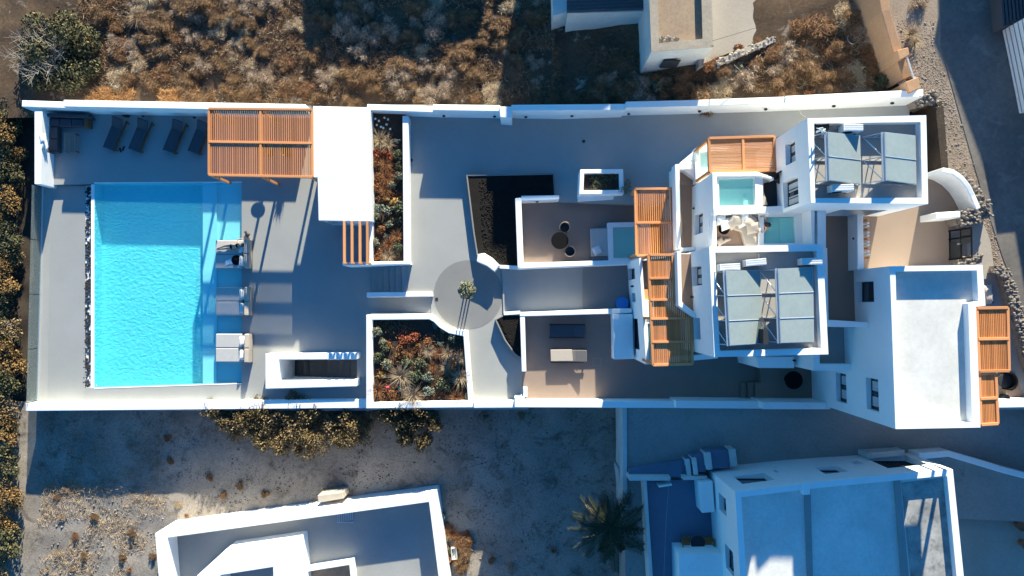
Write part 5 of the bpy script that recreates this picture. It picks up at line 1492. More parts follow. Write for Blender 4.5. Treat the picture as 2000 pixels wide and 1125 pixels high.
L_DARKFIG = leaves('dark_bush_leaf', [(0.045, 0.05, 0.025), (0.08, 0.08, 0.035), (0.20, 0.155, 0.07), (0.03, 0.035, 0.02), (0.06, 0.06, 0.03)])
L_RUST = leaves('rust_leaf', [(0.30, 0.115, 0.045), (0.22, 0.09, 0.04), (0.40, 0.18, 0.07), (0.15, 0.07, 0.035)])
L_RED = leaves('red_leaf', [(0.30, 0.06, 0.03), (0.20, 0.05, 0.028), (0.36, 0.11, 0.045), (0.15, 0.05, 0.03)])
L_GOLD = leaves('gold_leaf', [(0.52, 0.32, 0.10), (0.42, 0.23, 0.07), (0.58, 0.42, 0.18)])
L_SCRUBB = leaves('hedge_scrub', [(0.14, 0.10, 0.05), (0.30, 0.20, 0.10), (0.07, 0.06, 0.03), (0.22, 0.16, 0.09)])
L_STRAW = leaves('straw', [(0.42, 0.31, 0.19), (0.33, 0.22, 0.12), (0.52, 0.41, 0.28), (0.25, 0.15, 0.08)])
L_PALE = leaves('pale_brush', [(0.34, 0.245, 0.17), (0.44, 0.335, 0.245), (0.25, 0.17, 0.11), (0.17, 0.105, 0.068), (0.32, 0.225, 0.155)])
L_BROWN = leaves('brown_brush', [(0.16, 0.085, 0.042), (0.25, 0.14, 0.068), (0.10, 0.058, 0.032), (0.32, 0.19, 0.10)])
L_RUSTB = leaves('rust_brush', [(0.22, 0.10, 0.045), (0.14, 0.068, 0.034), (0.30, 0.16, 0.08), (0.085, 0.05, 0.03)])
L_ORANGE = leaves('orange_grass', [(0.45, 0.235, 0.095), (0.36, 0.17, 0.06), (0.55, 0.33, 0.16)])
L_WHITE = leaves('white_flower', [(0.7, 0.7, 0.66), (0.6, 0.6, 0.54)])
L_PALM = leaves('palm_leaf', [(0.022, 0.032, 0.018), (0.034, 0.042, 0.022), (0.055, 0.06, 0.032)])
L_DEADPALM = leaves('dead_palm_leaf', [(0.40, 0.33, 0.25), (0.32, 0.25, 0.18)])

def shrub_proto(name, mat, R, h, n, size, seed, stem=True, extra=None, nl=7, aspect=2.0, hollow=.5, twig=None):
    t = thing(name, 'x', 'shrub', (0, 0, 0))
    leafcloud(lobes(nl, R, h, seed), n, size, seed, aspect, .4, hollow).build('foliage', mat, t)
    if stem: twigs(7, R * .7, h * .8, seed, .018, 2).build('stem', twig or BARK, t)
    if extra: extra(t)
    return t
def fuzz(n, R, h, seed, width):
    """matted brush: short blades from many roots spread through a ragged cushion"""
    r = np.random.RandomState(seed); m = MB(); k = r.randint(5, 8); cen = r.normal(size=(k, 2)) * R * .42; rad = R * r.uniform(.3, .62, k)
    for i in range(n):
        j = r.randint(k); a = r.rand() * 6.283; q = rad[j] * r.rand() ** .55
        x, y = cen[j, 0] + math.cos(a) * q, cen[j, 1] + math.sin(a) * q; zt = h * (1.05 - (q / rad[j]) ** 2 * .75) * r.uniform(.35, 1.0)
        b = r.rand() * 6.283; L = h * r.uniform(.18, .5); up = r.uniform(-.1, .8); d = np.array([math.cos(b), math.sin(b), up]) * L; s_ = np.array([-math.sin(b), math.cos(b), 0]) * width
        o = np.array([x, y, zt]); e = len(m.v); m.v += [tuple(o - s_), tuple(o + s_), tuple(o + d)]; m.f.append((e, e + 1, e + 2))
    return m
def brush_proto(name, mat, R, h, n, seed, width=.014):
    t = thing(name, 'x', 'dry bush', (0, 0, 0))
    if 'tuft' in name: blades(n, R, h, seed, width, 1.15, .55).build('foliage', mat, t)
    else: fuzz(n * 4, R, h, seed, width).build('foliage', mat, t)
    twigs(7, R * .75, h * .9, seed, .010, 3).build('stem', TWIG if 'pale' in name else BARK, t)
    return t
PROT = {
    'olive': [shrub_proto('garden_shrub', L_OLIVE, .42, .55, 420, .055, 31), shrub_proto('garden_shrub', L_OLIVE, .36, .5, 360, .05, 32)],
    'green': [shrub_proto('garden_shrub', L_GREEN, .45, .6, 460, .055, 33), shrub_proto('garden_shrub', L_GREEN, .36, .45, 340, .05, 34)],
    'silver': [shrub_proto('garden_shrub', L_SILVER, .34, .42, 360, .045, 35)],
    'red': [shrub_proto('garden_shrub', L_RED, .40, .40, 300, .05, 36, aspect=3)],
    'gold': [shrub_proto('garden_shrub', L_GOLD, .30, .40, 260, .05, 37, aspect=3)],
    'straw': [brush_proto('straw_tuft', L_STRAW, .6, .75, 190, 38)],
    'rust': [shrub_proto('garden_shrub', L_RUST, .42, .35, 300, .05, 39, aspect=3), brush_proto('rust_tuft', L_RUST, .5, .55, 170, 40)],
    'pale': [brush_proto('pale_bush', L_PALE, .85, .62, 420, 41, .013), brush_proto('pale_bush', L_PALE, .7, .5, 340, 42, .013), brush_proto('pale_bush', L_STRAW, .8, .5, 380, 49, .013)],
    'brown': [brush_proto('brown_bush', L_BROWN, .9, .60, 500, 43, .016), brush_proto('brown_bush', L_BROWN, .75, .7, 460, 44, .016), brush_proto('brown_bush', L_RUSTB, .8, .5, 440, 50, .015)],
    'fig': [shrub_proto('fig_shrub', L_FIG, 1.05, 1.25, 2300, .07, 45, nl=13, aspect=1.8, hollow=.35), shrub_proto('fig_shrub', L_FIG, .95, 1.1, 1700, .075, 46, nl=8, aspect=1.6, hollow=.3), shrub_proto('fig_shrub', L_DARKFIG, 1.1, 1.2, 2000, .07, 51, nl=11, hollow=.4), shrub_proto('fig_shrub', L_SCRUBB, .9, 1.0, 1100, .07, 52, nl=9, hollow=.4, twig=TWIG)],
    'scrub': [shrub_proto('scrub_bush', L_SCRUB, 1.2, 1.25, 3400, .055, 47, nl=14, hollow=.35, twig=TWIG), shrub_proto('scrub_bush', L_SCRUBB, 1.0, 1.1, 2600, .055, 48, nl=9, hollow=.3, twig=TWIG), shrub_proto('scrub_bush', L_SCRUB, 1.1, 1.15, 2600, .06, 53, nl=8, hollow=.3, twig=TWIG)],
}
CNT = {}
def plant(kind, u, v, z, sc=1.0, label=None, group=None, f=None, cat=None):
    k = CNT.get(kind, 0); CNT[kind] = k + 1
    pr = PROT[kind][k % len(PROT[kind])]
    p = Pf(u, v, f) if f else P(u, v, z)
    rr_ = random.Random(k * 7 + int(u))
    o = place(pr, USED, p, rr_.random() * 6.28, sc * rr_.uniform(.9, 1.1), label, group)
    if cat: o['category'] = cat
    return o
# -- south planter
SP = [('olive', 741, 648, 1.0), ('olive', 750, 668, .9), ('green', 753, 682, .8), ('green', 738, 696, 1.1), ('olive', 760, 710, 1.1), ('red', 791, 664, 1.0), ('red', 812, 656, .9), ('gold', 777, 690, .7), ('rust', 779, 686, .8),
      ('green', 794, 706, .9), ('green', 824, 708, 1.2), ('gold', 745, 732, .95), ('straw', 785, 733, .95), ('green', 810, 733, 1.1), ('silver', 833, 735, 1.1), ('olive', 842, 738, .8), ('straw', 870, 716, .5), ('silver', 838, 764, 1.15), ('green', 868, 748, 1.3),
      ('rust', 737, 760, 1.1), ('rust', 768, 775, 1.0), ('red', 756, 757, .5), ('straw', 808, 772, .9), ('rust', 892, 775, 1.0), ('straw', 901, 735, .8), ('straw', 792, 752, .7), ('rust', 838, 670, .8), ('silver', 861, 671, .6), ('silver', 864, 700, .5), ('silver', 850, 637, .6), ('gold', 868, 646, .6),
      ('olive', 882, 658, .8), ('rust', 860, 690, .8), ('rust', 845, 695, .7), ('straw', 838, 686, .6), ('straw', 875, 690, .6), ('rust', 800, 688, .8), ('rust', 812, 676, .7), ('rust', 846, 716, .7), ('olive', 915, 773, .8), ('straw', 900, 700, .6), ('rust', 760, 672, .6), ('silver', 790, 720, .6), ('rust', 880, 730, .8)]
desc = {'olive': 'grey green shrub', 'green': 'deep green shrub', 'silver': 'small silvery shrub', 'red': 'red leaved shrub', 'gold': 'golden yellow shrub', 'straw': 'straw coloured grass tuft', 'rust': 'rust brown shrub'}
def where(u, v, x0, x1, y0, y1):
    h = 'west' if u < lerp(x0, x1, .34) else ('east' if u > lerp(x0, x1, .66) else 'middle')
    w = 'northern' if v < lerp(y0, y1, .34) else ('southern' if v > lerp(y0, y1, .66) else 'central')
    return w + ' ' + ('part' if h == 'middle' else h + ' part')
for k, u, v, s in SP:
    w = where(u, v, 727, 914, 625, 785)
    plant(k, u, v, 1.2, s, desc[k] + ' in the ' + w + ' of the curved planter', desc[k] + 's, ' + w + ' of the curved planter')
# -- narrow planter by the bar
NP = [('straw', 744, 275, .7), ('straw', 758, 283, .6), ('silver', 776, 276, .6), ('red', 735, 299, .9), ('red', 750, 300, .9), ('red', 763, 305, .7), ('rust', 738, 320, .9), ('rust', 755, 322, .8), ('rust', 742, 345, .9), ('rust', 757, 350, .9), ('rust', 740, 370, .9), ('rust', 754, 372, .8),
      ('green', 780, 303, .7), ('green', 778, 325, .8), ('olive', 780, 347, .8), ('olive', 766, 362, .9), ('gold', 754, 388, .8), ('gold', 773, 394, 1.0), ('silver', 740, 406, 1.0), ('silver', 757, 413, 1.1), ('green', 779, 408, .9), ('olive', 738, 422, .8), ('olive', 763, 438, .9), ('green', 776, 432, .8),
      ('rust', 742, 448, .8), ('silver', 756, 462, .7), ('olive', 735, 473, .8), ('rust', 760, 478, .8), ('silver', 755, 476, .5), ('green', 780, 486, .8), ('rust', 742, 497, .9), ('straw', 760, 500, .6), ('rust', 776, 462, .8)]
for k, u, v, s in NP:
    w = where(u, v, 727, 787, 225, 508)
    plant(k, u, v, 1.6, s, desc[k] + ' in the ' + w + ' of the narrow bar planter', desc[k] + 's, ' + w + ' of the narrow bar planter')
rg = random.Random(8)
for i, (u, v) in enumerate(((733, 232), (740, 236), (751, 230), (758, 233), (744, 248), (749, 250), (762, 252), (736, 244), (755, 243))):
    p = P(u, v, 1.9); m = MB(); m.blob(p, (.07, .07, .05), i, 6, 4, .2); m.tube([p - Vector((0, 0, .3)), p], .008, 3)
    single(m, 'white_flower', L_WHITE, 'small white flower ' + ('in the top row' if v < 238 else 'in the lower row') + (' on the bar side' if u < 746 else ' on the plaza side') + ' of the narrow planter', 'flower', 'white flowers at the top of the narrow planter')
m = MB().blob(P(757, 757, 1.6), (.1, .1, .08), 3, 7, 5, .2); m.tube([P(757, 757, 1.2), P(757, 757, 1.6)], .01, 4); single(m, 'pink_flower', plain('pink_petal', (.6, .06, .14)), 'single bright pink flower in the west of the curved planter', 'flower')
# ground cover in both planters
def groundcover(name, poly_px, z, mat, n, seed, size=.05, label=None, zf=None, hmax=.16, thin=False):
    r = np.random.RandomState(seed); pts = PL(poly_px, z); xs = [p.x for p in pts]; ys = [p.y for p in pts]
    c = np.stack([r.uniform(min(xs), max(xs), n), r.uniform(min(ys), max(ys), n)], 1)
    ok = np.zeros(n, bool); j = len(pts) - 1
    for i in range(len(pts)):
        xi, yi, xj, yj = pts[i].x, pts[i].y, pts[j].x, pts[j].y
        ok ^= ((yi > c[:, 1]) != (yj > c[:, 1])) & (c[:, 0] < (xj - xi) * (c[:, 1] - yi) / (yj - yi + 1e-9) + xi); j = i
    c = c[ok]; n = len(c)
    from mathutils import noise as mn
    keep = np.array([mn.fractal(Vector((x * .45, y * .45, seed % 3)), .8, 2, 3) > -.05 + .35 * r.rand() - .17 for x, y in c]); c = c[keep]; n = len(c)
    zz_ = np.array([zf(x) for x in c[:, 0]]) if zf else np.full(n, z)
    nrm = r.normal(size=(n, 3)) * .7 + np.array([0, 0, .6]); nrm /= np.linalg.norm(nrm, axis=1)[:, None]
    t = np.cross(nrm, r.normal(size=(n, 3))); t /= np.linalg.norm(t, axis=1)[:, None]; b = np.cross(nrm, t); s = size * r.uniform(.5, 1.5, n)[:, None]
    if thin: t[:, 2] = np.abs(t[:, 2]) * .6 + .15
    cc_ = np.concatenate([c, (zz_ + hmax * r.rand(n))[:, None]], 1)
    wq = .10 if thin else .35
    q = np.stack([cc_ - t * s * 1.5, cc_ + b * s * wq, cc_ + t * s * 1.5, cc_ - b * s * wq], 1).reshape(-1, 3)
    m = MB(); m.v = [tuple(x) for x in q]; m.f = [(4 * i, 4 * i + 1, 4 * i + 2, 4 * i + 3) for i in range(n)]
    o = m.build(name, mat); tag(o, label, kind='stuff'); return o
groundcover('planter_ground_cover', inner, 1.24, L_RUST, 5200, 3, .045, 'rusty brown ground cover over the curved planter bed')
groundcover('planter_ground_cover', [(728, 320), (786, 320), (788, 507), (728, 507)], 1.62, L_RUST, 2200, 4, .045, 'rusty brown ground cover in the narrow bar planter')
groundcover('planter_box_plants', [(1145, 340), (1206, 340), (1206, 372), (1145, 372)], 2.96, L_GREEN, 700, 5, .05, 'dark low plants filling the square white planter')
# -- west hedge of fig trees
HG = [(18, 268, 1.2), (28, 300, 1.0), (30, 335, .9), (25, 395, 1.0), (15, 425, .8), (22, 470, 1.0), (38, 505, .7), (15, 520, 1.0), (30, 560, 1.1), (12, 600, .9), (30, 640, 1.1), (15, 680, 1.1), (32, 718, 1.0), (10, 750, 1.1), (28, 790, 1.1), (10, 830, 1.0), (30, 850, .9), (22, 895, 1.0), (10, 935, 1.0), (28, 970, .9), (12, 1010, 1.1), (20, 1065, 1.1), (8, 1110, 1.0), (5, 60, .8), (8, 180, .9), (25, 210, 1.0), (50, 225, .7), (3, 345, .8)]
nm = ['northern', 'upper', 'middle', 'lower', 'southern']
for i, (u, v, s) in enumerate(sorted(HG, key=lambda q: q[1])):
    w = ['opposite the dark tree', 'by the lounge end wall', 'by the top of the glass balustrade', 'level with the first daybed', 'level with the middle daybed', 'level with the last daybed', 'by the bottom of the balustrade', 'above the gravel yard corner', 'beside the sunlit dry grass', 'in the bottom left corner'][min(9, int(v / 113))]
    plant('fig', u, v, -1.0, s, ('leafy brown fig shrub, outer row of the hedge, ' if u < 20 else 'golden brown fig shrub, inner row of the hedge, ') + w, 'west hedge fig shrubs ' + ('outer ' if u < 20 else 'inner ') + w)
# -- big dark bush in the north-west corner
t = thing('dark_tree', 'large dark bushy tree with bare grey twigs in the top left corner', 'tree', tuple(P(125, 105, -.2)))
lb = [(0, 0, 1.0, 2.0, 1.9, .7)] + [(math.cos(a) * d, math.sin(a) * d, z, s, s, s * .7) for a, d, z, s in ((.3, 1.8, 1.3, 1.1), (1.2, 1.7, 1.4, 1.0), (2.3, 1.9, 1.2, 1.0), (3.2, 1.7, 1.0, 1.0), (4.2, 1.9, 1.1, 1.1), (5.2, 1.8, 1.3, 1.2), (.8, .9, 2.2, .9), (3.6, .8, 2.3, .8), (5.8, 2.2, 1.0, .8))]
lb = [(x, y, z * .62, a_, b_, c_ * .75) for x, y, z, a_, b_, c_ in lb]
m = leafcloud(lb, 7800, .10, 71, 1.9, .4, .35)
o = Vector(t.location); m.v = [(x + o.x, y + o.y, z + o.z) for x, y, z in m.v]; m.build('crown', L_DARKFIG, t)
m = MB(); m.tube([o + Vector((0, 0, -.6)), o + Vector((.1, .05, .9))], [.2, .13], 8); m.build('trunk', BARK, t)
m = twigs(60, 2.2, 1.75, 72, .014, 5); m.v = [(x + o.x - .75, y + o.y - .45, z + o.z) for x, y, z in m.v]; m.build('bare_branches', TWIG, t)
# -- scrub along the outside of the south wall
SW_ = [(408, 806, .6), (425, 820, .8), (448, 832, .95), (470, 812, .7), (478, 845, .9), (503, 850, 1.0), (515, 820, 1.0), (540, 808, 1.0), (545, 862, .9), (575, 840, 1.1), (572, 878, .6), (600, 812, .95), (612, 868, .85), (640, 838, 1.1), (672, 822, .9), (690, 848, .85), (658, 860, .7), (568, 782, .75), (500, 795, .7), (712, 838, .6), (745, 812, .8), (770, 805, .8), (772, 838, .9), (802, 828, .95), (830, 812, .75), (790, 862, .75), (820, 868, .7), (842, 835, .5)]
for i, (u, v, s) in enumerate(SW_):
    w = ('left edge' if u < 470 else 'left part' if u < 540 else 'middle' if u < 620 else 'right part' if u < 720 else 'separate right clump') + (' near the wall' if v < 825 else ' towards the yard')
    w = ('small ' if s < .78 else ('big ' if s > .95 else 'medium ')) + w; right = u > 725; zcr = 1.5 if right else .55
    o = plant('scrub', u, v, zcr, s * .82, w.split(' ', 1)[0] + ' brownish scrub bush, ' + w.split(' ', 1)[1] + ', outside the south pool wall', 'scrub bushes in the ' + w + ' by the south wall')
    o.location.z = YARD_Z - .05; o.scale = (s * (1.0 if not right else .9), s * .95, (zcr + .45 - YARD_Z) / 1.25)
# -- dry bushes of the north field and yard
rg = random.Random(99); K = 0
def infield(u, v):
    if u < 215 and v < 200 and (u - 120) ** 2 + (v - 100) ** 2 < 105 ** 2: return False
    if 1060 < u < 1410 and v < 155: return False
    if u > 1380 and v < 135 - (u - 1395) * .42: return False
    return True
tries = 0
while K < 235 and tries < 4000:
    tries += 1
    u, v = rg.uniform(205, 1715), rg.uniform(-8, 199)
    if not infield(u, v): continue
    if u > 860 and u < 1000 and v > 150 and rg.random() < .8: continue
    if 1440 < u and 160 < v and rg.random() < .6: continue
    kind = rg.choices(['pale', 'brown', 'straw'], [.36, .62, .02])[0] if u < 1050 else rg.choices(['pale', 'brown', 'rust', 'olive'], [.22, .56, .18, .04])[0]
    zc = [(270, 'above the sofa'), (410, 'above the dark loungers'), (510, 'above the west pergola half'), (612, 'above the east pergola half'), (725, 'above the white bar'), (800, 'above the narrow planter'),
          (900, 'above the west of the plaza'), (1060, 'above the white wall pier'), (1250, 'below the low grey house'), (1400, 'below the old house'), (1550, 'below the broken wall'), (1800, 'towards the plastic chair')]
    zone = next(n_ for lim, n_ in zc if u < lim) + (', close to the white wall' if v > 135 else (', in mid field' if v > 68 else ', at the top edge'))
    d = {'pale': 'pale dry bush', 'brown': 'brown dry bush', 'straw': 'straw coloured dry tuft', 'rust': 'rusty dry bush', 'olive': 'grey green bush'}[kind]
    z = Pf(u, v, z_field).z
    sz = rg.uniform(.55, 1.15); d = ('large ' if sz > .88 else 'small ') + d
    plant(kind, u, v, z - .05, sz, d + ' ' + zone, d + 'es ' + zone, cat='dry bush'); K += 1
for i, (u, v, s) in enumerate(((1708, 152, .8), (1722, 160, .9), (1712, 163, .7), (1690, 145, .7))):
    plant('green', u, v, Pf(u, v, z_field).z, s, 'fresh green shrub beside the white plastic chair', 'green shrubs beside the plastic chair')
zf_ = lambda x: z_field(x) - .06
groundcover('dry_grass', [(150, -20), (1080, -20), (1080, 203), (170, 204)], 0, L_BROWN, 90000, 6, .10, 'brown dry grass and stalks covering the field', z_field, .22, True)
groundcover('pale_dry_grass', [(150, -20), (1080, -20), (1080, 203), (170, 204)], 0, L_PALE, 34000, 9, .10, 'pale dry stalks scattered through the field', z_field, .24, True)
groundcover('orange_grass', [(190, 172), (420, 178), (415, 205), (160, 204)], 0, L_ORANGE, 12000, 7, .13, 'orange dry grass along the foot of the white wall', z_field, .34, True)
groundcover('dry_grass', [(1080, 70), (1250, 100), (1440, 140), (1640, 20), (1700, 20), (1730, 120), (1770, 190), (1080, 203)], 3, L_BROWN, 40000, 8, .10, 'brown dry grass on the slope by the old house', z_field, .22, True)
groundcover('pale_dry_grass', [(1300, 150), (1440, 140), (1640, 20), (1700, 20), (1730, 120), (1770, 190), (1300, 203)], 3, L_STRAW, 12000, 18, .10, 'pale stalks on the slope by the old house', z_field, .2, True)
yz = lambda x: YARD_Z
YB = [(120, 1010, 'pale'), (150, 1045, 'brown'), (115, 1080, 'pale'), (165, 1085, 'brown'), (240, 1090, 'brown'), (255, 1112, 'rust'), (110, 970, 'brown'), (130, 955, 'pale'), (365, 1005, 'rust'), (335, 900, 'brown'), (330, 855, 'brown'), (410, 935, 'brown'), (470, 950, 'brown'), (95, 1110, 'straw'), (140, 1110, 'pale'), (260, 1040, 'brown'), (440, 965, 'brown'), (350, 985, 'pale'), (185, 1010, 'brown'), (520, 965, 'brown'), (650, 950, 'straw'), (635, 955, 'straw'), (920, 1060, 'brown'), (960, 1095, 'brown'), (1000, 1105, 'pale'), (1080, 1075, 'rust'), (950, 815, 'olive'), (1020, 812, 'olive'), (300, 1085, 'brown')]
for u, v, k in YB:
    w = 'near the bottom left corner' if (u < 330 and v > 930) else ('on the left of the gravel yard' if u < 600 else ('right of the low yard house' if v > 1000 else 'in the middle of the gravel yard'))
    d = {'pale': 'pale dry tuft', 'brown': 'brown dry tuft', 'straw': 'straw coloured tuft', 'rust': 'rusty dry tuft', 'olive': 'greenish low bush'}[k]
    plant(k, u, v, YARD_Z, .36 if k != 'olive' else .8, d + ' ' + w, d + 's ' + w, cat='dry tuft')
groundcover('yard_dry_grass', [(90, 930), (330, 975), (300, 1030), (320, 1130), (60, 1130)], -1.1, L_STRAW, 16000, 12, .08, 'short dry grass on the sunlit left of the gravel yard', yz, .12, True)
groundcover('yard_weeds', [(60, 805), (1210, 805), (1200, 1125), (860, 1125), (840, 950), (330, 1010), (90, 930)], -1.1, L_BROWN, 14000, 13, .07, 'sparse dry weeds over the gravel yard', yz, .10, True)
# gravel specks
def pebbles(name, poly, z, n, seed, mat, label, s0=.03, s1=.09, zf=None):
    r = random.Random(seed); pts = PL(poly, z); m = MB()
    xs = [p.x for p in pts]; ys = [p.y for p in pts]
    for i in range(n):
        x, y = r.uniform(min(xs), max(xs)), r.uniform(min(ys), max(ys)); s = r.uniform(s0, s1) * (1.8 if r.random() < .06 else 1)
        zq = zf(x) if zf else z
        a = r.random() * 6.28; q = [Vector((x + s * math.cos(a + k * 2.09), y + s * math.sin(a + k * 2.09) * .8, zq - .02)) for k in range(3)]; tp = Vector((x, y, zq + s * .6))
        m.add(q + [tp], [(0, 1, 3), (1, 2, 3), (2, 0, 3)])
    o = m.build(name, mat); tag(o, label, kind='stuff')
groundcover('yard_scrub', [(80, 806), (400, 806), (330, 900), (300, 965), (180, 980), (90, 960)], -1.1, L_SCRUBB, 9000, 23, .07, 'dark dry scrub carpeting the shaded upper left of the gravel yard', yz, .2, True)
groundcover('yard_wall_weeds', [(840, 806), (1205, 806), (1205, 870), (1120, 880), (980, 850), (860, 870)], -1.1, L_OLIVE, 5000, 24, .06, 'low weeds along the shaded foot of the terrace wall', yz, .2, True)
pebbles('yard_gravel', [(80, 805), (1205, 805), (1205, 1125), (80, 1125)], -1.1, 5200, 14, STONE, 'loose gravel and small stones over the yard')
pebbles('field_stones', [(200, 5), (1060, 5), (1060, 200), (200, 200)], 0, 700, 15, CONCRETE, 'small pale stones lying in the dry field', .04, .1, z_field)
def roadside(n, seed):
    r = random.Random(seed); m = MB()
    W = [(1745, 40), (1775, 110), (1800, 170), (1832, 215), (1850, 320), (1900, 405), (1930, 470), (1960, 560), (1990, 650)]
    E = [(1830, 40), (1832, 100), (1850, 150), (1868, 215), (1905, 320), (1930, 405), (1945, 470), (1972, 560), (2005, 650)]
    for i in range(n):
        k = r.randrange(len(W) - 1); t = r.random(); a = Vector(W[k]).lerp(Vector(W[k + 1]), t); b = Vector(E[k]).lerp(Vector(E[k + 1]), t); q = a.lerp(b, r.random())
        p = P(q.x, q.y, ZR); s = r.uniform(.012, .035) * (2.2 if r.random() < .05 else 1); m.blob(p, (s, s * r.uniform(.6, 1), s * .6), r.random(), 5, 3, .3)
    o = m.build('verge_stones', VERGE); tag(o, 'loose stones and clods on the sunlit verge of the road', kind='stuff')
roadside(4200, 16)
# lava gravel grains
for nme, poly in (('lava_stones', [(935, 350), (1080, 342), (1080, 388), (1008, 396), (1008, 515), (980, 515), (945, 490)]), ('lava_stones', [(975, 622), (1012, 617), (1014, 690), (992, 665)])):
    r = random.Random(17); pts = PL(poly, 1.58); m = MB(); xs = [p.x for p in pts]; ys = [p.y for p in pts]; cnt = 0
    for i in range(2600):
        x, y = r.uniform(min(xs), max(xs)), r.uniform(min(ys), max(ys)); ins = False; j = len(pts) - 1
        for q in range(len(pts)):
            if (pts[q].y > y) != (pts[j].y > y) and x < (pts[j].x - pts[q].x) * (y - pts[q].y) / (pts[j].y - pts[q].y) + pts[q].x: ins = not ins
            j = q
        if ins: s = r.uniform(.03, .06); m.blob((x, y, 1.575), (s, s, s * .7), i, 5, 3, .3)
    o = m.build(nme, LAVA); tag(o, 'black lava stones in the raised bed', kind='stuff')
# -- olive tree in the round landing
t = thing('olive_tree', 'small olive tree with several thin trunks in the middle of the round landing', 'tree', tuple(P(912, 576, 1.2)))
ct = P(912, 567, 3.0); b0 = P(912, 579, 1.2)
lb = [(ct.x, ct.y, ct.z, .42, .42, .36)] + [(ct.x + .3 * math.cos(a), ct.y + .3 * math.sin(a), ct.z + dz, .26, .26, .22) for a, dz in ((0, .05), (1.1, -.05), (2.1, .1), (3.2, -.1), (4.2, .06), (5.2, -.02))]
leafcloud(lb, 1500, .055, 81, 2.6, .4, .45).build('crown', L_OLIVE, t)
m = MB()
for dx in (-.17, 0.02, .2):
    m.tube([b0 + Vector((dx, 0, 0)), Vector((b0.x + dx * 1.0, b0.y + .02, 2.1)), Vector((ct.x + dx * .9, ct.y, ct.z))], [.045, .035, .02], 7)
m.build('trunk', BARK, t)
# -- square planter shrub sprawling over the edge
t = thing('sprawling_shrub', 'grey green shrub spilling from the square planter towards the pergola', 'shrub', tuple(P(1222, 368, 2.9)))
c = P(1222, 368, 3.1)
leafcloud([(c.x, c.y, c.z, .35, .4, .25), (c.x - .2, c.y - .1, c.z, .3, .25, .2), (c.x + .1, c.y + .3, c.z + .1, .2, .25, .2)], 420, .05, 83, 2.2).build('foliage', L_OLIVE, t)
# -- palm
pc = P(1190, 1028, 2.6); base = Vector((pc.x + .1, pc.y + .1, YARD_Z - .3))
pt = thing('palm_tree', 'dark palm tree with some dead pale fronds in the shaded yard', 'palm tree', tuple(base))
m = MB(); pts = [base.lerp(pc - Vector((0, 0, .15)), k / 8) for k in range(9)]
m.tube(pts, [.26, .22, .20, .21, .20, .20, .21, .24, .2], 10); m.build('trunk', BARK, pt)
def frond_mesh(L, droop, seed, dense=16):
    r = random.Random(seed); m = MB(); sp = []
    for k in range(dense + 1):
        t_ = k / dense; sp.append(Vector((L * t_ * (1 - .12 * droop * t_), 0, .45 * t_ * (1 - t_) * L * (1 - droop * .5) - droop * .42 * L * t_ * t_ + .1 * t_)))
    m.tube(sp[::2], [.028 * (1 - .8 * k / (len(sp[::2]) - 1)) + .004 for k in range(len(sp[::2]))], 4)
    for k in range(2, dense + 1):
        t_ = k / dense; ll = L * .27 * (1 - .65 * abs(t_ - .42) * 1.3) * r.uniform(.85, 1.1)
        for s in (1, -1):
            for q in (0, .5):
                a = sp[k - 1].lerp(sp[k], q); d = Vector((.72, s * .85, -.22 + r.uniform(-.15, .15))).normalized() * ll
                w = Vector((.03, -.0 * s, .012)); m.add([a - w * .5, a + w * .5, a + d * .6 + w * .5, a + d, a + d * .6 - w * .5], [(0, 1, 2, 3, 4)])
    return m
FM = [frond_mesh(2.15, .55, 1), frond_mesh(2.0, .9, 2), frond_mesh(2.3, .35, 3)]
fobs = [f.build('frond', L_PALM, origin=(0, 0, 0)) for f in FM]
dead = frond_mesh(2.3, 1.0, 5, 12).build('dead_frond', L_DEADPALM, origin=(0, 0, 0))
rg = random.Random(31); first = {}
for i in range(38):
    a = i * 2.39996 + rg.uniform(-.15, .15); src = fobs[i % 3]
    if src.name not in first: o = src; first[src.name] = 1
    else: o = src.copy(); COL.objects.link(o)
    o.parent = pt; o.location = (pc - base) + Vector((.06 * math.cos(a), .06 * math.sin(a), .12 * (i / 38)))
    o.rotation_euler = (rg.uniform(-.25, .25), -rg.uniform(-.25, .75) * (i / 38), a); s = rg.uniform(.8, 1.08); o.scale = (s, s, s)
for i, a in enumerate((2.55, 2.0, 3.85, 4.6)):
    if i == 0: o = dead
    else: o = dead.copy(); COL.objects.link(o)
    o.parent = pt; o.location = (pc - base) + Vector((0, 0, -.15)); o.rotation_euler = (0, .25, a); s = (1.0, .8, .95, .75)[i]; o.scale = (s, s * .5, s)
# -- plants along the yard house's east wall, with pots
for i, (u, v, k, s) in enumerate(((866, 1005, 'olive', .7), (872, 1022, 'green', .6), (878, 1030, 'rust', .7), (885, 1040, 'rust', .9), (897, 1055, 'brown', .8), (905, 1075, 'brown', .8), (872, 1052, 'olive', .7), (880, 1075, 'green', .7), (876, 1098, 'green', .7), (892, 1095, 'olive', .6), (900, 1100, 'brown', .7), (915, 1040, 'rust', .6))):
    plant(k, u, v, YARD_Z, s, {'olive': 'grey green', 'green': 'deep green', 'rust': 'rusty orange', 'brown': 'dry brown'}[k] + ' bush in the row of pots beside the yard house', {'olive': 'grey green', 'green': 'deep green', 'rust': 'rusty orange', 'brown': 'dry brown'}[k] + ' bushes beside the yard house', cat='shrub')
pot_lab = ['round white rimmed pot at the north end of the row beside the yard house', 'second pot from the north in the row beside the yard house', 'middle pot in the row beside the yard house', 'fourth pot in the row beside the yard house', 'pot at the south end of the row beside the yard house']
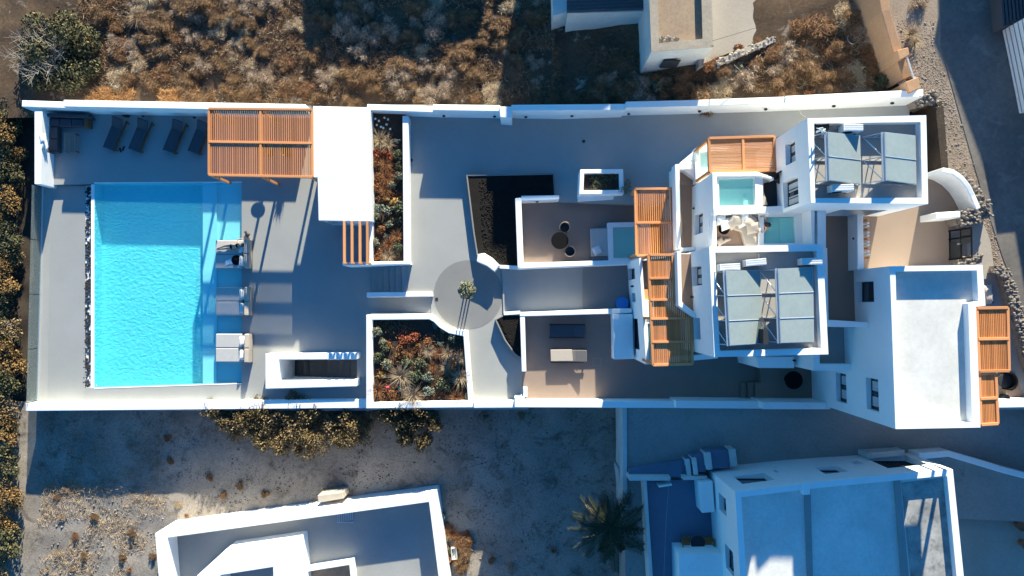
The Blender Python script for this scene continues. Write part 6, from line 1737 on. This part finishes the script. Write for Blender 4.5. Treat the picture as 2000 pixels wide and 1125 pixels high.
for i, (u, v) in enumerate(((864, 1007), (866, 1034), (871, 1066), (876, 1090), (868, 1110))):
    c = P(u, v, YARD_Z); m = MB().lathe(c, [(.12, 0), (.18, .3), (.2, .32), (.165, .32), (.15, .25), (.02, .25)], 16); single(m, 'plant_pot', WHITEPL if i == 0 else TERRACOTTA, pot_lab[i], 'pot', 'pots beside the yard house')
c = P(888, 1078, YARD_Z); m = MB().ring([c + Vector(p) for p in ((-.15, -.38, 0), (.2, -.35, 0), (.15, .38, 0), (-.2, .35, 0))], [c + Vector(p) for p in ((-.11, -.33, 0), (.15, -.3, 0), (.11, .33, 0), (-.15, .3, 0))], YARD_Z + .35, YARD_Z, YARD_Z + .25); single(m, 'plant_trough', OLDWHITE, 'rectangular pale plant trough among the pots by the yard house', 'trough')
# -- plants by the shaded courtyard
for i, (u, v, s) in enumerate(((1240, 950, .8), (1244, 972, .9), (1250, 992, .7), (1270, 948, .7), (1272, 975, .6))):
    plant('green', u, v, 1.2, s, 'dark green plant in the strip ' + ('outside' if u < 1262 else 'inside') + ' the thin garden wall across the lane', 'plants ' + ('outside' if u < 1262 else 'inside') + ' the courtyard garden wall')
for i, (u, v, s, k) in enumerate(((1850, 905, .8, 'brown'), (1875, 915, .8, 'brown'), (1898, 925, .8, 'green'), (1915, 925, .7, 'green'), (1945, 935, .8, 'rust'), (1975, 950, 1.0, 'rust'), (1993, 965, .9, 'rust'), (1930, 920, .6, 'straw'))):
    plant(k, u, v, 2.7, s * 1.15, {'brown': 'dry brown', 'green': 'dark green', 'rust': 'rusty', 'straw': 'straw coloured'}[k] + ' plant behind the lane wall of the pale side yard', {'brown': 'dry brown', 'green': 'dark green', 'rust': 'rusty', 'straw': 'straw coloured'}[k] + ' plants behind the lane wall', cat='shrub')
# dry plants by the broken wall and ochre wall
for i, (u, v, s, k) in enumerate(((1385, 132, .9, 'rust'), (1400, 125, .9, 'rust'), (1440, 92, .7, 'rust'), (1412, 135, .7, 'brown'), (1480, 95, .6, 'brown'), (1560, 70, .7, 'rust'), (1775, 70, .7, 'straw'), (1782, 85, .7, 'straw'), (1796, 5, .8, 'pale'))):
    plant(k, u, v, 4.5 if u < 1700 else 7.4, s, {'rust': 'rusty dry', 'brown': 'brown dry', 'straw': 'straw coloured', 'pale': 'pale dry'}[k] + (' weed growing along the broken wall' if u < 1700 else ' weed on the verge beside the ochre wall'), ('weeds along the broken wall' if u < 1700 else 'weeds beside the ochre wall') + ', ' + k, cat='weed')

# ================================================================ HOUSES BEYOND THE FRAME whose shadows reach into it
neighbour('taller house beyond the top edge behind the low grey house', [(p.x, p.y) for p in (P(1090, -165, 2.5), P(1262, -172, 2.5), P(1262, -420, 2.5), P(1090, -420, 2.5))], 7.5, 1)
offhouse('neighbouring low house north of the frame whose shadow crosses the field', [(610, 20), (690, 58), (770, 66), (800, 108), (930, 100), (925, -120), (600, -120)], 5.2, 1.1)
offhouse('neighbouring hut north of the frame, right of the low house', [(990, 203), (1062, 203), (1070, 20), (1000, 20)], 5.0, 2.2)
neighbour('row of roadside houses beyond the frame whose shadow lies on the road', [(p.x, p.y) for p in PL([(1928, -600), (1931, -470), (1921, -435), (1956, -360), (2016, -200), (2041, -110), (2078, -70), (2106, 90), (2095, 330), (2062, 450), (2420, 450), (2420, -600)], ZR)], ZR + 4.2, 5)

# ================================================================ PEOPLE
def body(name, joints, edges, radii, mat, parent, root=0):
    me = bpy.data.meshes.new(name); me.from_pydata([tuple(j) for j in joints], edges, []); ob = bpy.data.objects.new(name, me); COL.objects.link(ob)
    me.materials.append(mat)
    sk = ob.modifiers.new('skin', 'SKIN'); sk.use_smooth_shade = True
    layer = me.skin_vertices[0].data
    for i, r in enumerate(radii): layer[i].radius = r if isinstance(r, tuple) else (r, r)
    layer[root].use_root = True
    ss = ob.modifiers.new('sub', 'SUBSURF'); ss.levels = 2; ss.render_levels = 2
    ob.parent = parent
    dg = bpy.context.evaluated_depsgraph_get(); dg.update()
    nm_ = bpy.data.meshes.new_from_object(ob.evaluated_get(dg)); ob.modifiers.clear(); ob.data = nm_; nm_.name = name
    return ob
def hand_pts(w, d, side, nrm):
    """five curled fingers as short chains rooted inside the palm"""
    ch = []
    for k, L in enumerate((.070, .080, .076, .060)):
        b = w + d * .07 + side * (.027 - .018 * k); ch.append([w + d * .03 + side * (.012 - .008 * k), b, b + d * L * .55 + nrm * -.008, b + d * L + nrm * -.025])
    ch.append([w + d * .015 + side * .02, w + d * .045 + side * .045, w + d * .075 + side * .055 - nrm * .01])
    return ch
def make_person(label, loc, rz, J, parts_extra=None, swim=False):
    t = thing('person', label, 'person', (0, 0, 0))
    V = [Vector(j) for j, r in J[0]]; R = [r for j, r in J[0]]; E = list(J[1])
    for wr, el, side, nrm in J[2]:
        w = V[wr]; d = (w - V[el]).normalized()
        for chn in hand_pts(w, d, Vector(side), Vector(nrm)):
            prev = wr
            for q in chn[1:]:
                V.append(q); R.append(.0095); E.append((prev, len(V) - 1)); prev = len(V) - 1
    body('body', V, E, R, SKIN, t)
    return t
# woman lying on her back, head towards +x, z up from the mattress
W_J = ([((0, 0, .12), (.15, .11)), ((.16, 0, .12), (.115, .095)), ((.34, 0, .13), (.14, .10)), ((.46, 0, .13), (.12, .08)), ((.53, 0, .15), (.052, .05)), ((.60, 0, .18), (.075, .08)), ((.70, 0, .20), (.085, .09)), ((.77, 0, .20), (.06, .07)),
        ((.45, .16, .13), .055), ((.40, .34, .10), .042), ((.62, .42, .14), .033), ((.66, .40, .15), (.03, .02)),
        ((.45, -.16, .13), .055), ((.24, -.30, .10), .042), ((.02, -.24, .12), .032), ((-.04, -.22, .13), (.03, .02)),
        ((-.04, .09, .11), .095), ((-.42, .10, .17), .062), ((-.44, .10, .17), .06), ((-.84, .06, .08), .038), ((-.90, .06, .09), .036), ((-.93, .06, .18), (.03, .022)),
        ((-.04, -.09, .11), .095), ((-.44, -.05, .12), .062), ((-.46, -.05, .12), .06), ((-.88, -.01, .07), .038), ((-.94, -.01, .08), .036), ((-.97, -.01, .17), (.03, .022)),
        ((.665, 0, .285), .016)],
       [(0, 1), (1, 2), (2, 3), (3, 4), (4, 5), (5, 6), (6, 7), (3, 8), (8, 9), (9, 10), (10, 11), (3, 12), (12, 13), (13, 14), (14, 15), (0, 16), (16, 17), (17, 18), (18, 19), (19, 20), (20, 21), (0, 22), (22, 23), (23, 24), (24, 25), (25, 26), (26, 27), (6, 28)],
       [(11, 10, (0, -1, 0), (0, 0, 1)), (15, 14, (0, 1, 0), (0, 0, 1))])
wl_ = P(459, 483, .335)
wp = make_person('woman in a black bikini lying on her back on the northern daybed', None, 0, W_J)
m = MB().blob((.70, 0, .16), (.135, .125, .095), 1, 12, 8, .03); m.blob((.80, 0, .12), (.15, .13, .06), 2, 10, 6, .1); m.build('hair', HAIR, wp, smooth=True, origin=(0, 0, 0))
m = MB().blob((.345, .065, .205), (.07, .065, .045), 3, 10, 6, .02); m.blob((.345, -.065, .205), (.07, .065, .045), 4, 10, 6, .02); m.bar((.345, -.15, .17), (.345, .15, .17), .035, .02); m.build('bikini_top', BLACK, wp, smooth=True, origin=(0, 0, 0))
m = MB().lathe((0, 0, 0), [(.01, 0)] * 2, 4) if False else MB(); m.blob((-.02, 0, .135), (.10, .175, .105), 5, 12, 7, .02); m.build('bikini_bottom', BLACK, wp, smooth=True, origin=(0, 0, 0))
m = MB()
for s in (1, -1): m.blob((.685, s * .035, .283), (.022, .028, .012), 6, 8, 5, 0)
m.bar((.69, -.08, .28), (.69, .08, .28), .012, .008); m.build('sunglasses', BLACK, wp, origin=(0, 0, 0))
m = MB().blob((.628, 0, .262), (.012, .026, .008), 7, 8, 5, 0); m.build('mouth', plain('lips', (.4, .12, .1)), wp, origin=(0, 0, 0))
wp.location = wl_ - Vector((.15, -.02, -.01)); wp.rotation_euler = (0, 0, math.radians(10)); wp.scale = (.96, .96, .96)
# bather leaning on the rim of the plunge pool: upright, facing +x
B_J = ([((0, 0, -.62), (.15, .11)), ((0, 0, -.42), (.12, .095)), ((0, 0, -.22), (.15, .10)), ((0, 0, -.08), (.13, .08)), ((0.01, 0, .0), (.055, .05)), ((.02, 0, .09), (.08, .075)), ((.02, 0, .19), (.09, .085)), ((.02, 0, .25), (.06, .06)),
        ((0, .18, -.10), .055), ((-.04, .34, -.20), .042), ((-.24, .38, -.06), .034), ((-.30, .37, -.05), (.03, .02)),
        ((0, -.18, -.10), .055), ((-.04, -.34, -.20), .042), ((-.24, -.38, -.06), .034), ((-.30, -.37, -.05), (.03, .02)),
        ((.05, .09, -.64), .09), ((.42, .10, -.60), .06), ((.80, .09, -.63), .04), ((.88, .09, -.60), .03), ((.05, -.09, -.64), .09), ((.42, -.10, -.60), .06), ((.80, -.09, -.63), .04), ((.88, -.09, -.60), .03), ((.115, 0, .14), .015)],
       [(0, 1), (1, 2), (2, 3), (3, 4), (4, 5), (5, 6), (6, 7), (3, 8), (8, 9), (9, 10), (10, 11), (3, 12), (12, 13), (13, 14), (14, 15), (0, 16), (16, 17), (17, 18), (18, 19), (0, 20), (20, 21), (21, 22), (22, 23), (6, 24)],
       [(11, 10, (0, -1, 0), (0, 0, 1)), (15, 14, (0, 1, 0), (0, 0, 1))])
bp_ = make_person('dark haired bather leaning on the rim of the green tinted plunge pool', None, 0, B_J)
m = MB().blob((-.02, 0, .20), (.115, .125, .13), 11, 12, 8, .03); m.blob((-.07, .02, .04), (.08, .13, .16), 12, 10, 6, .08); m.build('hair', HAIR, bp_, smooth=True, origin=(0, 0, 0))
m = MB().blob((.0, 0, -.24), (.13, .185, .07), 13, 12, 6, .02); m.build('swimsuit', BLACK, bp_, smooth=True, origin=(0, 0, 0))
m = MB()
for s in (1, -1): m.blob((.105, s * .035, .185), (.008, .016, .010), 14, 8, 5, 0)
m.build('eyes', BLACK, bp_, origin=(0, 0, 0))
m = MB().blob((.10, 0, .085), (.008, .025, .010), 15, 8, 5, 0); m.build('mouth', bpy.data.materials['lips'], bp_, origin=(0, 0, 0))
bp_.location = P(1499, 440, 8.6); bp_.rotation_euler = (0, 0, math.radians(-12))
